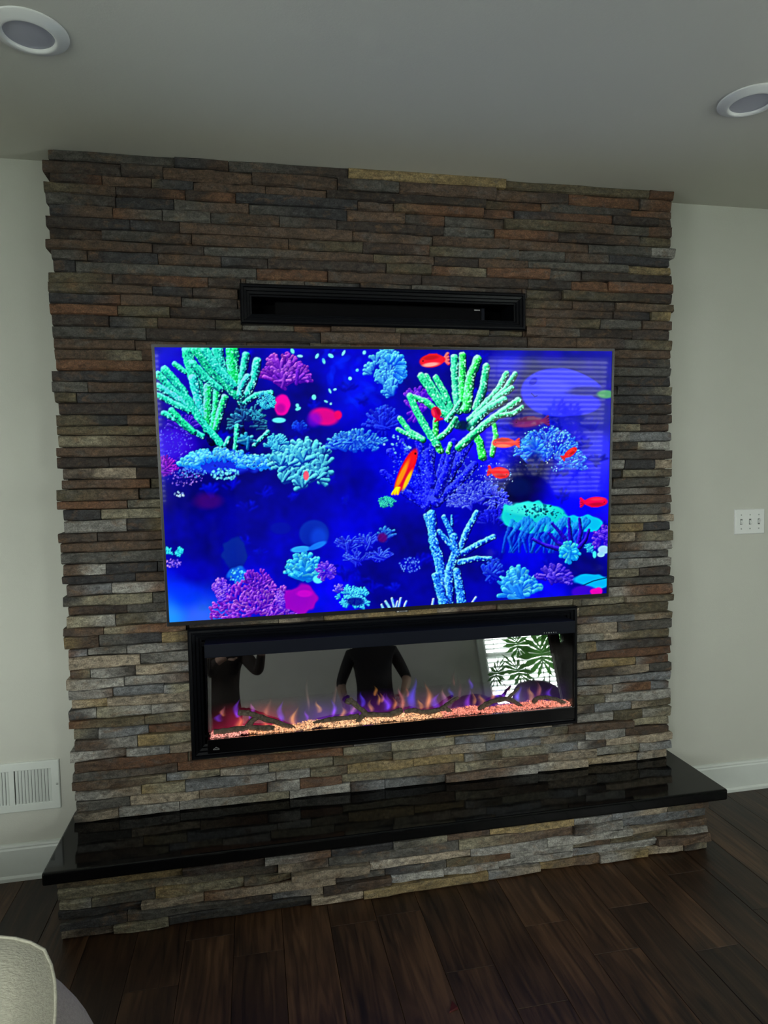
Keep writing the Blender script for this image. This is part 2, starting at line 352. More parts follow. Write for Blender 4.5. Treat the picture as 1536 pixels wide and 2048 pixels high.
# ------------------------------------------------------------------ stone veneer
rs = random.Random(12)
PAL = {  # own colours of the stones (linear albedo)
 'rust': (0.118, 0.058, 0.030), 'brown': (0.082, 0.054, 0.036), 'umber': (0.040, 0.030, 0.024), 'tan': (0.285, 0.236, 0.172),
 'ochre': (0.230, 0.170, 0.078), 'olive': (0.215, 0.194, 0.132), 'grey': (0.262, 0.254, 0.230), 'slate': (0.160, 0.167, 0.172), 'char': (0.034, 0.034, 0.036),
 'dkgrey': (0.078, 0.074, 0.064), 'dkolive': (0.092, 0.077, 0.046)}
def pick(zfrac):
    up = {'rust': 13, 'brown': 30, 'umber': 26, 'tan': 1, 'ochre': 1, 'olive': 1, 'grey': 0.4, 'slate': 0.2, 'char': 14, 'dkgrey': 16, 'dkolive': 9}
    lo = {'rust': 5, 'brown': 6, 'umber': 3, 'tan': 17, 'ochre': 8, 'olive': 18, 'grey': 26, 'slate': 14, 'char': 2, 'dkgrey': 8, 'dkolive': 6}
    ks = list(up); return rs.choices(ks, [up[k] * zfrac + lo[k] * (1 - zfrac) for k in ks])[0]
def wave(k, x, amp):
    return amp * (math.sin(x * 9.1 + k * 2.7) * 0.5 + math.sin(x * 23.3 + k * 5.1) * 0.35 + math.sin(x * 47.0 + k * 1.3) * 0.25)
def stone_mesh(x0, x1, zlo, zhi, yf, yb, zfrac, lo_edge, hi_edge, mb=None, rough=0.0030):
    """one stone: cleft front grid with softened rim; lo_edge/hi_edge give the edge height at x"""
    yf = min(yf, 0.004)
    nx = max(2, min(6, int((x1 - x0) / 0.045)))
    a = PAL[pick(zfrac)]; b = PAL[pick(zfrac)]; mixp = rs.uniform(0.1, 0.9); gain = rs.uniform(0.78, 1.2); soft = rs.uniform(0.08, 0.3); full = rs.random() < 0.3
    vs = []; cs = []
    gx = 0.0012
    tilt = rs.uniform(-0.0035, 0.0035); lean = rs.uniform(-0.003, 0.002)
    for j in range(4):
        for i in range(nx + 1):
            t = i / nx
            x = x0 + gx + (x1 - x0 - 2 * gx) * t
            if 0 < i < nx: x += rs.uniform(-0.2, 0.2) * (x1 - x0) / nx
            l, h = lo_edge(x) + 0.0013, hi_edge(x) - 0.0013
            s = (0.0, 0.14, 0.88, 1.0)[j]
            z = l + (h - l) * s
            y = yf + tilt * (t - 0.5) * 2 + lean * (s - 0.5) * 2 + rs.uniform(-rough, rough)
            if j == 0: y += rs.uniform(0.003, 0.008)
            if j == 3: y += rs.uniform(0.001, 0.0045)
            if i in (0, nx): y += rs.uniform(0.0005, 0.003)
            vs.append((x, y, z))
            wgt = 0 if full else 1 / (1 + math.exp(-(t - mixp) / soft * 2)); wgt = min(1, max(0, wgt + rs.uniform(-0.2, 0.2)))
            v = gain * rs.uniform(0.82, 1.18)
            cs.append(tuple((a[c] * (1 - wgt) + b[c] * wgt) * v for c in range(3)) + (1.0,))
    n = nx + 1; fs = []
    for j in range(3):
        for i in range(nx): fs.append((j*n + i, j*n + i + 1, (j+1)*n + i + 1, (j+1)*n + i))
    # sides back to the wall (only the four corners at the back: cheap)
    o = len(vs)
    for (x, z) in ((x0 + gx, lo_edge(x0)), (x1 - gx, lo_edge(x1)), (x1 - gx, hi_edge(x1)), (x0 + gx, hi_edge(x0))):
        vs.append((x, yb, z)); cs.append(tuple(q * gain * 0.9 for q in a) + (1.0,))
    fs.append(tuple([o, o + 1] + list(range(nx, -1, -1))))
    fs.append(tuple([o + 2, o + 3] + list(range(3 * n, 3 * n + n))))
    fs.append((o + 3, o, 0, n, 2 * n, 3 * n)); fs.append((o + 1, o + 2, 3*n + nx, 2*n + nx, n + nx, nx))
    m = mb or MB(); m.add(vs, fs, 0, cs); return m
def subtract(rects, hole):
    out = []
    a, b, c, d = hole
    for (x0, x1, z0, z1) in rects:
        if x1 <= a or x0 >= b or z1 <= c or z0 >= d: out.append((x0, x1, z0, z1)); continue
        if x0 < a: out.append((x0, a, z0, z1))
        if x1 > b: out.append((b, x1, z0, z1))
        xa, xb = max(x0, a), min(x1, b)
        if z1 > d + 0.004: out.append((xa, xb, d, z1))
        if z0 < c - 0.004: out.append((xa, xb, z0, c))
    return [q for q in out if q[1] - q[0] > 0.012]
def rows_between(za, zb, h):
    n = round((zb - za) / h); zs = [za + (zb - za) * i / n + (rs.uniform(-0.0035, 0.0035) if 0 < i < n else 0) for i in range(n + 1)]
    return zs
def layout(x0, x1, zs, plen, step, per):
    """courses of stepped ledge panels: the panel ends step sideways row by row, each panel sits at its own depth"""
    out = []
    for r in range(len(zs) - 1):
        if r % per == 0:
            off = rs.uniform(0, plen); sgn = 1 if rs.random() < 0.85 else -1; deps = [rs.uniform(-0.006, 0.009) for _ in range(20)]
        cuts = []
        j = x0 - plen + off + (r % per) * step * sgn - per * step; pi = 0
        while j < x1:
            cuts.append((j, pi)); q = rs.random()
            if q < 0.55: cuts.append((j + plen * rs.uniform(0.25, 0.75), pi))
            elif q < 0.9: cuts += [(j + plen * rs.uniform(0.2, 0.4), pi), (j + plen * rs.uniform(0.6, 0.8), pi)]
            j += plen; pi += 1
        first = max((c for c in cuts if c[0] <= x0 + 0.06), default=(0, 0))[1]
        cl = [(x0, first)]
        for c in sorted(c for c in cuts if x0 + 0.06 < c[0] < x1 - 0.06):
            if c[0] - cl[-1][0] > 0.055: cl.append(c)
        xs = [c[0] for c in cl] + [x1]
        for k in range(len(cl)): out.append((xs[k], xs[k + 1], r, deps[cl[k][1]]))
    return out

TVX, TVZ, TVW, TVH, TVR, TY0, TY1 = 0.0592, 1.4017, 1.670, 0.955, 0.0091, -0.0496, -0.1062
FIRE = (-0.7076, 0.7759, 0.4256, 0.8969)      # fireplace moulding, outer
NICHE = (-0.4913, 0.5699, 1.9665, 2.1059)     # soundbar niche moulding, outer
breast = struct(MB().box(XL + 0.02, XR - 0.02, 0.012, 0.20, 0.93, 1.985).box(XL + 0.02, XR - 0.02, 0.012, 0.20, 2.09, CEIL)
                .box(XL + 0.02, XR - 0.02, 0.012, 0.20, ZH, 0.448)  .box(XL + 0.02, -0.668, 0.012, 0.20, 0.448, 0.93)  .box(0.772, XR - 0.02, 0.012, 0.20, 0.448, 0.93)
                .box(-0.668, 0.772, 0.012, 0.20, 0.868, 0.93).box(-0.668, 0.772, 0.16, 0.20, 0.448, 0.868)
                .box(XL + 0.02, -0.46, 0.012, 0.20, 1.985, 2.09).box(0.55, XR - 0.02, 0.012, 0.20, 1.985, 2.09).box(-0.46, 0.55, 0.16, 0.20, 1.985, 2.09)
                .build('wall_fireplace', MORTAR))
zs = rows_between(ZH, CEIL, 0.0365)
cand = []
hid = (TVX - TVW/2 + 0.16, TVX + TVW/2 - 0.16, TVZ - TVH/2 + 0.07, TVZ + TVH/2 - 0.10)
for (a, b, r, dep) in layout(XL, XR, zs, 0.60, 0.039, 3):
    z0, z1 = zs[r], zs[r + 1]; left, right = a == XL, b == XR
    d = dep + rs.uniform(-0.003, 0.010)
    if left: a += rs.uniform(-0.016, 0.008)
    if right: b += rs.uniform(-0.010, 0.014)
    for (x0, x1, za, zb) in subtract(subtract([(a, b, z0, z1)], (FIRE[0] + 0.004, FIRE[1] - 0.004, FIRE[2] + 0.004, FIRE[3] - 0.004)), (NICHE[0] + 0.004, NICHE[1] - 0.004, NICHE[2] + 0.004, NICHE[3] - 0.004)):
        if x0 > hid[0] and x1 < hid[1] and za > hid[2] and zb < hid[3]: continue
        behind = x0 > TVX - TVW/2 and x1 < TVX + TVW/2 and za > TVZ - TVH/2 and zb < TVZ + TVH/2
        cand.append((x0, x1, za, zb, r, -d, left and x0 == a, right and x1 == b, behind, (za == z0), (zb == z1)))
order = sorted(range(len(cand)), key=lambda i: (cand[i][8], -(cand[i][1] - cand[i][0]) * (cand[i][3] - cand[i][2])))
single = set(order[:300]); rest = MB()
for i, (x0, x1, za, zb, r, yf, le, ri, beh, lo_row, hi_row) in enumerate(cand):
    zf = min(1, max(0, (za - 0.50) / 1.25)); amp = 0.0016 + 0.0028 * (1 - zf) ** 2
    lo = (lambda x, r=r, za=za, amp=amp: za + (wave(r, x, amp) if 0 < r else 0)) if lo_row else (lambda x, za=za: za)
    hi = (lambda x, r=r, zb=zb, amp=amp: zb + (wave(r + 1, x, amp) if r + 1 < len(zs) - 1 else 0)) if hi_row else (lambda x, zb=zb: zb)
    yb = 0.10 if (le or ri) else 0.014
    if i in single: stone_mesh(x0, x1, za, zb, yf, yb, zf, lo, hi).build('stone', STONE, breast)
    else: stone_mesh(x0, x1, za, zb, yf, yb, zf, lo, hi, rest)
if rest.v:
    o = rest.build('stone_infill', STONE, breast); o['kind'] = 'stuff'

# hearth: stone plinth and granite slab
SL, SR, SD, ST = -1.1363, 1.2478, 0.2947, 0.0422
plinth = thing('stone_hearth_plinth', 'low plinth of stacked ledge stones under the black granite slab', 'hearth', (0.04, -0.09, 0))
BL, BR, BD = -1.0950, 1.1720, 0.2830
MB().box(BL + 0.025, BR - 0.025, -BD + 0.02, WALL_Y - 0.001, 0.0, ZH - ST).build('core', MORTAR, plinth)
zs2 = rows_between(0.0005, ZH - ST - 0.0005, 0.0315)
for (a, b, r, dep) in layout(BL, BR, zs2, 0.62, 0.042, 3):
    left, right = a == BL, b == BR
    if left: a += rs.uniform(-0.010, 0.006)
    if right: b += rs.uniform(-0.006, 0.010)
    amp = 0.0042; nr = len(zs2) - 1
    lo = lambda x, r=r: zs2[r] + (wave(r + 90, x, amp) if r > 0 else 0)
    hi = lambda x, r=r: zs2[r + 1] + (wave(r + 91, x, amp) if r + 1 < nr else 0)
    stone_mesh(a, b, zs2[r], zs2[r + 1], -BD - dep - rs.uniform(-0.008, 0.012), (WALL_Y - 0.022 if (left or right) else -BD + 0.022), 0.30, lo, hi, rough=0.004).build('stone', STONE, plinth)
slab = MB().box(SL, SR, -SD, WALL_Y - 0.0005, ZH - ST, ZH - 0.0003).build('hearth_slab', GRANITE, bevel=0.007, seg=3)
tag(slab, 'polished black granite slab on the stone hearth plinth', 'hearth slab')

# ------------------------------------------------------------------ television
def tv_pt(u, v, w=0.0):
    """u across, v up from the centre, w towards the room"""
    c, s = math.cos(TVR), math.sin(TVR)
    ex = np.array([c, 0, s]); eu = np.array([-s, (TY1 - TY0) / TVH, c]); en = np.cross(ex, eu); en /= np.linalg.norm(en)
    return np.array([TVX, (TY0 + TY1) / 2, TVZ]) + ex * u + eu * v + en * w
def tv_box(mb, u0, u1, v0, v1, w0, w1):
    P = [tv_pt(u, v, w) for w in (w0, w1) for (u, v) in ((u0, v0), (u1, v0), (u1, v1), (u0, v1))]
    return mb.add(P, [(0,3,2,1), (4,5,6,7), (0,1,5,4), (1,2,6,5), (2,3,7,6), (3,0,4,7)])
tv = thing('television', 'large wall-mounted flat television showing a blue coral reef', 'television', tuple(tv_pt(0, -TVH/2, -0.02)))
hw, hh = TVW/2, TVH/2
ML, MT, MBt = 0.008, 0.008, 0.014
fr = MB()
tv_box(fr, -hw, -hw + ML, -hh, hh, -0.024, 0.0); tv_box(fr, hw - ML, hw, -hh, hh, -0.024, 0.0)
tv_box(fr, -hw + ML, hw - ML, hh - MT, hh, -0.024, 0.0); tv_box(fr, -hw + ML, hw - ML, -hh, -hh + MBt, -0.024, 0.0)
fr.build('bezel', BEZEL, tv)
EDGE = mat('tv_edge_metal', (0.09, 0.09, 0.095, 1), 0.4, 0.4, metal=0.3, vary=(60, 0.1)); ed = MB()
for q in ((-hw - .0011, -hw, -hh, hh + .0011), (hw, hw + .0011, -hh, hh + .0011), (-hw, hw, hh, hh + .0011)): tv_box(ed, q[0], q[1], q[2], q[3], -0.024, 0.0004)
ed.build('metal_edge', EDGE, tv)
tv_box(MB(), -hw + ML, hw - ML, -hh + MBt, hh - MT, -0.024, -0.004).build('back_panel', DEEP, tv)
lg = tv_box(MB(), -0.024, 0.024, -hh - 0.006, -hh + 0.001, -0.012, -0.001).build('badge_tab', BEZEL, tv)
tv_box(MB(), -0.020, -0.012, -hh - 0.0045, -hh - 0.0005, -0.001, -0.0004).build('badge_letter', MARK, lg)
tv_box(MB(), 0.012, 0.020, -hh - 0.0045, -hh - 0.0005, -0.001, -0.0004).build('badge_letter', MARK, lg)
tv_box(MB(), -0.011, 0.011, -hh - 0.0015, -hh - 0.0005, -0.001, -0.0004).build('badge_letter', MARK, lg)
tv_box(MB(), -0.011, 0.011, -hh - 0.0045, -hh - 0.0035, -0.001, -0.0004).build('badge_letter', MARK, lg)
MB().box(TVX - 0.22, TVX + 0.22, -0.055, 0.0115, TVZ - 0.14, TVZ + 0.14).build('wall_bracket', DEEP, tv)

# the picture on the screen: painted as colours of the screen's own pixels
PX0, PY0, PWD, PHT = 296, 684, 944, 574
rng = np.random.default_rng(5)
def blur(a, s):
    k = int(3 * s) + 1; x = np.arange(-k, k + 1); g = np.exp(-x * x / (2.0 * s * s)); g /= g.sum()
    p = np.pad(a, ((k, k), (0, 0)), mode='edge'); o = sum(g[i] * p[i:i + a.shape[0]] for i in range(len(g)))
    p = np.pad(o, ((0, 0), (k, k)), mode='edge'); return sum(g[i] * p[:, i:i + a.shape[1]] for i in range(len(g)))
def noise(s):
    n = blur(rng.standard_normal((PHT, PWD)), s); return (n - n.mean()) / n.std()
N1, N2, N5, N20 = noise(1.0), noise(1.9), noise(5), noise(20)
def Lc(p): return (290 + p[0] / 3.135 - PX0, 680 + p[1] / 3.135 - PY0)
def Rc(p): return (760 + p[0] / 3.135 - PX0, 680 + p[1] / 3.135 - PY0)
K = 1 / 3.135
# water
bgp = [(Lc(p), c) for p, c in [((100,80),(34,34,190)),((90,400),(30,26,150)),((100,1000),(14,12,110)),((300,1000),(10,0,104)),((500,1000),(0,0,120)),((1300,900),(0,0,150)),((1000,1100),(0,0,140)),
  ((400,1300),(0,0,125)),((180,1200),(2,0,140)),((300,1450),(0,0,170)),((260,1590),(10,60,240)),((150,1740),(60,150,250)),((330,1740),(70,110,250)),((700,1500),(10,10,190)),((1200,1550),(20,20,220)),((1450,1500),(0,0,130)),
  ((900,560),(0,0,125)),((1000,300),(0,0,110)),((1200,200),(0,16,190)),((1350,300),(6,26,215)),((1500,350),(0,0,170)),((1000,100),(0,0,170)),((700,1200),(0,0,140)),((1300,1200),(10,10,190)),((150,650),(60,20,190)),((500,560),(0,0,90)),((600,900),(0,0,120)),((800,1350),(0,0,150))]]
bgp += [(Rc(p), c) for p, c in [((600,100),(0,0,150)),((200,250),(0,0,130)),((800,130),(30,30,185)),((1100,100),(24,24,140)),((1420,180),(34,34,130)),((950,220),(26,26,104)),((880,420),(26,26,110)),((1420,500),(40,40,150)),((1240,120),(28,28,120)),((1400,700),(56,56,230)),
  ((1400,900),(36,30,240)),((1150,900),(20,20,230)),((1180,1040),(16,16,240)),((680,600),(56,50,230)),((950,800),(0,0,70)),((870,930),(8,12,60)),((100,800),(10,10,210)),((300,900),(8,8,180)),((700,720),(26,26,230)),((150,1250),(0,0,110)),
  ((600,1450),(0,0,140)),((200,1550),(0,0,150)),((650,1600),(0,0,170)),((900,1400),(10,10,200)),((1300,1400),(0,0,110)),((1400,1250),(40,20,200)),((1000,1600),(20,20,210)),((600,250),(10,6,120)),((1100,600),(40,40,190))]]
yy, xx = np.mgrid[0:PHT:4, 0:PWD:4].astype(float)
num = np.zeros(yy.shape + (3,)); den = np.zeros(yy.shape)
for (q, c) in bgp:
    wgt = 1 / (((xx - q[0]) ** 2 + (yy - q[1]) ** 2) + 120) ** 1.6; num += wgt[..., None] * np.array(c, float); den += wgt
low = num / den[..., None]
IMG = np.repeat(np.repeat(low, 4, 0), 4, 1)[:PHT, :PWD]
for ch in range(3): IMG[..., ch] = blur(IMG[..., ch], 7)
IMG[..., 2] += 9 * N20 + 5 * N5; IMG[..., 0] += 2 * N5
def box_of(x0, x1, y0, y1):
    return max(0, int(x0)), min(PWD, int(x1) + 2), max(0, int(y0)), min(PHT, int(y1) + 2)
def put(sl, col, a):
    IMG[sl] = IMG[sl] * (1 - a[..., None]) + col * a[..., None]
def finger(pts, w0, w1, light, midc, dark, bump=0.35, alpha=1.0, li=(-0.45, -0.75), fade=0.0):
    """tapered coral finger, lit from the upper left, studded with polyps"""
    pts = np.array(pts, float); m = len(pts); rmax = max(w0, w1) + 2
    x0, x1, y0, y1 = box_of(pts[:, 0].min() - rmax, pts[:, 0].max() + rmax, pts[:, 1].min() - rmax, pts[:, 1].max() + rmax)
    if x1 <= x0 or y1 <= y0: return
    Y, X = np.mgrid[y0:y1, x0:x1].astype(float); best = np.full(Y.shape, 9.0); lit = np.zeros(Y.shape); rr = np.ones(Y.shape); along = np.zeros(Y.shape)
    for i in range(m - 1):
        a, b = pts[i], pts[i + 1]; d = b - a; L = np.hypot(*d) + 1e-6; d = d / L
        t = np.clip((X - a[0]) * d[0] + (Y - a[1]) * d[1], 0, L)
        ox, oy = X - a[0] - d[0] * t, Y - a[1] - d[1] * t
        r = w0 + (w1 - w0) * ((i + t / L) / (m - 1)); r = r * (1 + 0.07 * N2[y0:y1, x0:x1])
        q = np.hypot(ox, oy) / r; k = q < best
        best = np.where(k, q, best); rr = np.where(k, r, rr); along = np.where(k, (i + t / L) / (m - 1), along)
        lit = np.where(k, (ox * li[0] + oy * li[1]) / r, lit)
    if bump > 0.4 and alpha == 1.0: put((slice(y0, y1), slice(x0, x1)), np.array(dark, float) * .6, np.roll(np.clip((1.05 - best) * rr, 0, 1), (2, 2), (0, 1)) * .65)
    a = np.clip((1 - best) * rr + 0.5, 0, 1) * alpha
    nn = N1[y0:y1, x0:x1]
    sh = np.clip(0.42 + 0.95 * lit + 0.12 * np.sqrt(np.clip(1 - best ** 2, 0, 1)) + bump * 0.20 * nn - fade * along, 0, 1)
    sh = np.where((nn > 0.85) & (lit < 0.25) & (bump > 0.4), np.maximum(sh, 0.62 + 0.3 * (nn - 0.85)), sh)
    sh = np.clip(sh, 0, 1)[..., None]
    lo_, mi_, hi_ = (np.array(c, float) for c in (dark, midc, light))
    col = np.where(sh < 0.5, lo_ + (mi_ - lo_) * sh * 2, mi_ + (hi_ - mi_) * (sh * 2 - 1))
    put((slice(y0, y1), slice(x0, x1)), col, a)
def soft(c, rx, ry, col, edge=0.35, alpha=1.0, rot=0.0, tex=0.0):
    R_ = max(rx, ry) * (1 + edge) + 2; x0, x1, y0, y1 = box_of(c[0] - R_, c[0] + R_, c[1] - R_, c[1] + R_)
    if x1 <= x0 or y1 <= y0: return
    Y, X = np.mgrid[y0:y1, x0:x1].astype(float); ca, sa = math.cos(rot), math.sin(rot)
    u = ((X - c[0]) * ca + (Y - c[1]) * sa) / rx; v = (-(X - c[0]) * sa + (Y - c[1]) * ca) / ry
    q = np.hypot(u, v) + tex * N5[y0:y1, x0:x1]
    a = np.clip((1 + edge / 2 - q) / edge, 0, 1); a = a * a * (3 - 2 * a) * alpha
    put((slice(y0, y1), slice(x0, x1)), np.array(col, float), a)
pr = random.Random(3)
def vary(c, k=0.18):
    g = 1 + pr.uniform(-k, k); return tuple(min(255, q * g) for q in c)
def bush(c, rx, ry, n, ln, wd, light, dark, a0=-180, a1=0, curl=25, base=0.25, shuffle=True):
    """clump of short branchlets fanning out of a centre, back ones darker"""
    items = []
    for _ in range(n):
        t = math.radians(pr.uniform(a0, a1)); q = math.sqrt(pr.uniform(base, 1))
        items.append((t, q))
    items.sort(key=lambda e: e[1], reverse=True)
    for t, q in items:
        x, y = c[0] + math.cos(t) * rx * q, c[1] + math.sin(t) * ry * q
        t2 = t + math.radians(pr.uniform(-curl, curl)); L = ln * pr.uniform(0.6, 1.3)
        bx, by = x - math.cos(t2) * L, y - math.sin(t2) * L
        g = 0.5 + 0.5 * pr.random()
        l2 = vary(tuple(k * g + d * (1 - g) for k, d in zip(light, dark)))
        finger([(x, y), ((x + bx) / 2 + pr.uniform(-1, 1), (y + by) / 2 + pr.uniform(-1, 1)), (bx, by)], wd * pr.uniform(0.8, 1.1), wd * 0.9, l2, tuple((a + b) / 2 for a, b in zip(l2, dark)), dark, 0.2, 1.0, (-0.35, -0.6), 0.38)
def speck(c, rx, ry, n, rad, light, sd=0.5):
    for _ in range(n):
        t, q = pr.uniform(0, 6.28), math.sqrt(pr.random())
        soft((c[0] + math.cos(t) * rx * q, c[1] + math.sin(t) * ry * q), rad * pr.uniform(.6, 1.4), rad * pr.uniform(.5, 1.0), vary(light, .3), 0.6, pr.uniform(.5, 1), pr.uniform(0, 3))
def lobes(c, rx, ry, n, rad, light, dark, gap=1.0):
    """leafy coral: scattered fans of blunt lobes with dark gaps"""
    soft(c, rx * .6, ry * .6, dark, .9, .45, 0, .3)
    its = []
    for _ in range(n):
        t, q = pr.uniform(0, 6.28), math.sqrt(pr.random()) * .86; its.append((c[0] + math.cos(t) * rx * q, c[1] + math.sin(t) * ry * q))
    its.sort(key=lambda p: p[1])
    for (x, y) in its:
        out = pr.uniform(-2.9, -.2); g = pr.uniform(.75, 1.0)
        l2 = tuple(a * g + b * (1 - g) for a, b in zip(light, dark)); m2 = tuple(a * .62 + b * .38 for a, b in zip(l2, dark))
        for s_ in (-1.0, .9, -.35, .3):
            a_ = out + s_ * .85 + pr.uniform(-.2, .2); L = rad * pr.uniform(1.0, 1.7)
            finger([(x + math.cos(a_) * L, y + math.sin(a_) * L), (x + math.cos(a_) * L * .4, y + math.sin(a_) * L * .4), (x, y)], rad * pr.uniform(.26, .42), rad * .22, vary(l2, .1), m2, dark, .25, 1.0, (-.4, -.75), .30)
def fish(c, L, H, rot, col, belly, tail=None, blurk=0.25, alpha=1.0):
    ca, sa = math.cos(rot), math.sin(rot); tail = tail or col; dk = tuple(q * .62 for q in col)
    tp = lambda u, v: (c[0] + u * ca - v * sa, c[1] + u * sa + v * ca)
    for s in (-1, -.3, .3, 1): finger([tp(L * .50, s * H * .30), tp(L * .36, 0)], H * .10, H * .09, tail, tail, dk, .2, alpha * .9)
    finger([tp(-L*.05, -H*.30), tp(L*.15, -H*.32), tp(L*.28, -H*.12)], H*.13, H*.05, dk, col, dk, .2, alpha * .9)
    soft(tp(0, 0), L * .38, H * .40, col, blurk, alpha, rot); soft(tp(L*.18, 0), L * .24, H * .24, col, blurk, alpha, rot)
    soft(tp(-L * .03, -H * .20), L * .28, H * .15, dk, 1.0, .6 * alpha, rot)
    soft(tp(-L * .05, H * .22), L * .25, H * .12, belly, .9, .75 * alpha, rot)
    soft(tp(-L * .27, -H * .05), H * .05, H * .05, (30, 0, 40), .5, .8 * alpha)
# --- left half
for _ in range(70):
    q_ = (pr.uniform(20, PWD - 20), pr.uniform(20, PHT - 30))
    if q_[1] > 430 and q_[0] < 160: continue
    bush(q_, pr.uniform(14, 34), pr.uniform(10, 26), 12, pr.uniform(10, 20), pr.uniform(1.2, 2.4), (26, 40, 215), (4, 4, 150), -170, -10, 25, .1)
for ch in range(3): IMG[..., ch] = blur(IMG[..., ch], 1.6)
TE_L, TE_M, TE_D = (120, 238, 232), (38, 196, 150), (0, 52, 104)
soft(Lc((160, 660)), 60*K*2, 90*K, (70, 40, 215), 1.0, .8); speck(Lc((190, 640)), 110*K, 120*K, 120, 1.5, (90, 80, 245))
bush(Lc((130, 830)), 80*K, 110*K, 50, 60*K, 3.2*K*2, (190, 70, 225), (70, 10, 150)); speck(Lc((250, 860)), 110*K, 60*K, 90, 1.5, (120, 90, 240))
bush(Lc((250, 540)), 130*K, 70*K, 50, 40*K, 6*K, (120, 100, 240), (30, 10, 150))
for pts, w_ in [([(590,350),(600,500),(612,650)],18),([(400,470),(400,580),(420,640)],26)]: finger([Lc(p) for p in pts], w_*K, w_*K, (20,40,120), (4,14,70), (0,0,50))
bush(Lc((640, 520)), 130*K, 130*K, 60, 50*K, 9*K, (80, 170, 200), (4, 20, 90), -200, 20)
bush(Lc((860, 280)), 170*K, 200*K, 95, 75*K, 11*K, (205, 120, 240), (70, 8, 150), -170, -20, 18, .1)
bush(Lc((960, 250)), 90*K, 110*K, 30, 60*K, 10*K, (190, 100, 235), (60, 8, 150), -100, 10, 15, .2)
FA = [([(80,215),(170,310),(262,400)],20),([(80,290),(180,350),(280,430)],19),([(80,345),(170,392),(275,445)],17),([(185,150),(252,200)],15),
 ([(265,75),(295,200),(345,330),(368,490)],32),([(300,240),(330,370),(375,500)],24),([(450,60),(475,180),(548,300)],32),([(545,60),(552,190),(585,310)],36),
 ([(632,95),(612,200),(592,315)],20),([(700,135),(685,230),(645,330),(602,385)],23),([(785,330),(695,342),(625,392)],15),([(400,290),(392,400),(392,560)],26),
 ([(450,320),(442,430),(420,560)],20),([(325,60),(425,200),(520,290),(592,352)],30),([(375,60),(450,170),(560,290)],24),([(300,150),(382,240),(470,305)],22),
 ([(500,362),(472,440),(440,560)],20),([(122,185),(232,310),(332,480),(478,655)],21),([(120,460),(200,500),(282,562),(362,602)],16),([(165,442),(242,520),(305,575)],17),
 ([(575,540),(570,640),(562,700)],13),([(770,575),(722,620),(682,660)],11),([(525,615),(500,662)],11),([(640,230),(600,300),(590,340)],18)]
for i, (pts, w_) in enumerate(FA):
    g = pr.random(); md = (30, 205, 120) if i in (11, 12, 16, 7) else (36 + 20*g, 190 + 15*g, 150 + 50 * g)
    finger([Lc(p) for p in pts], w_*K*1.15, w_*K*1.0, TE_L if g < .7 else (140, 215, 250), md, TE_D, .6)
soft(Lc((858, 405)), 46*K, 62*K, (225, 16, 165), .35, 1, .2, .1); soft(Lc((850, 430)), 30*K, 30*K, (150, 0, 150), 1, .7); soft(Lc((1125, 480)), 92*K, 56*K, (205, 6, 140), .5, 1, .15); soft(Lc((1060, 500)), 45*K, 45*K, (120, 0, 200), 1, .7); soft(Lc((1210, 470)), 25*K, 28*K, (210, 0, 120), .6, 1)
lobes(Lc((760, 390)), 55*K, 60*K, 26, 14*K, (110, 225, 240), (10, 90, 160)); soft(Lc((840, 503)), 42*K, 16*K, (110, 225, 240), .4); lobes(Lc((690, 470)), 60*K, 40*K, 20, 9*K, (90, 200, 220), (0, 40, 110))
bush(Lc((640, 640)), 60*K, 60*K, 12, 60*K, 10*K, (110, 215, 235), (0, 60, 130))
soft(Lc((470, 770)), 250*K, 70*K, (40, 70, 215), .4, .9, .02, .1)
bush(Lc((460, 800)), 260*K, 120*K, 190, 26*K, 12*K, (140, 232, 252), (30, 110, 225), -172, -8, 40, .30)
bush(Lc((700, 800)), 130*K, 80*K, 80, 26*K, 12*K, (140, 232, 252), (30, 110, 225), -172, -8, 40, .12)
speck(Lc((505, 840)), 90*K, 36*K, 60, 2.6, (110, 200, 245)); speck(Lc((300, 830)), 90*K, 40*K, 60, 1.8, (80, 130, 245)); speck(Lc((640, 760)), 300*K, 60*K, 70, 1.6, (30, 60, 190))
lobes(Lc((985, 800)), 215*K, 150*K, 44, 46*K, (135, 245, 250), (0, 44, 135)); lobes(Lc((900, 745)), 120*K, 60*K, 10, 44*K, (140, 246, 250), (0, 70, 160))
soft(Lc((1010, 850)), 18*K, 30*K, (215, 110, 140), .5); lobes(Lc((820, 660)), 60*K, 50*K, 14, 22*K, (120, 225, 245), (10, 90, 170))
bush(Lc((1330, 680)), 210*K, 120*K, 110, 55*K, 9*K, (110, 190, 250), (14, 50, 190), -178, -2, 25, .15); bush(Lc((1330, 640)), 180*K, 50*K, 40, 40*K, 8*K, (110, 190, 250), (14, 50, 190), 10, 170, 25, .2)
for p in [(925,68),(970,100),(1080,98),(1120,130),(1245,80),(1165,98),(1375,78),(1285,240),(1160,320),(1190,310),(1060,360),(1135,385),(1165,400),(955,410),(960,430),(1330,190),(1380,188),(1470,265)]:
    soft(Lc(p), pr.uniform(8, 20)*K, pr.uniform(6, 13)*K, vary((120, 220, 240)), .4, .95, pr.uniform(0, 3), .15)
for _ in range(16): soft(Lc((pr.uniform(1120, 1480), pr.uniform(100, 420))), pr.uniform(30, 60)*K, pr.uniform(14, 30)*K, (14, 50, 228), 1.2, .4, pr.uniform(0, 3), .3)
bush(Lc((970, 560)), 50*K, 60*K, 16, 40*K, 9*K, (50, 100, 240), (10, 20, 160)); bush(Lc((1480, 520)), 80*K, 110*K, 40, 60*K, 10*K, (60, 110, 250), (10, 20, 190))
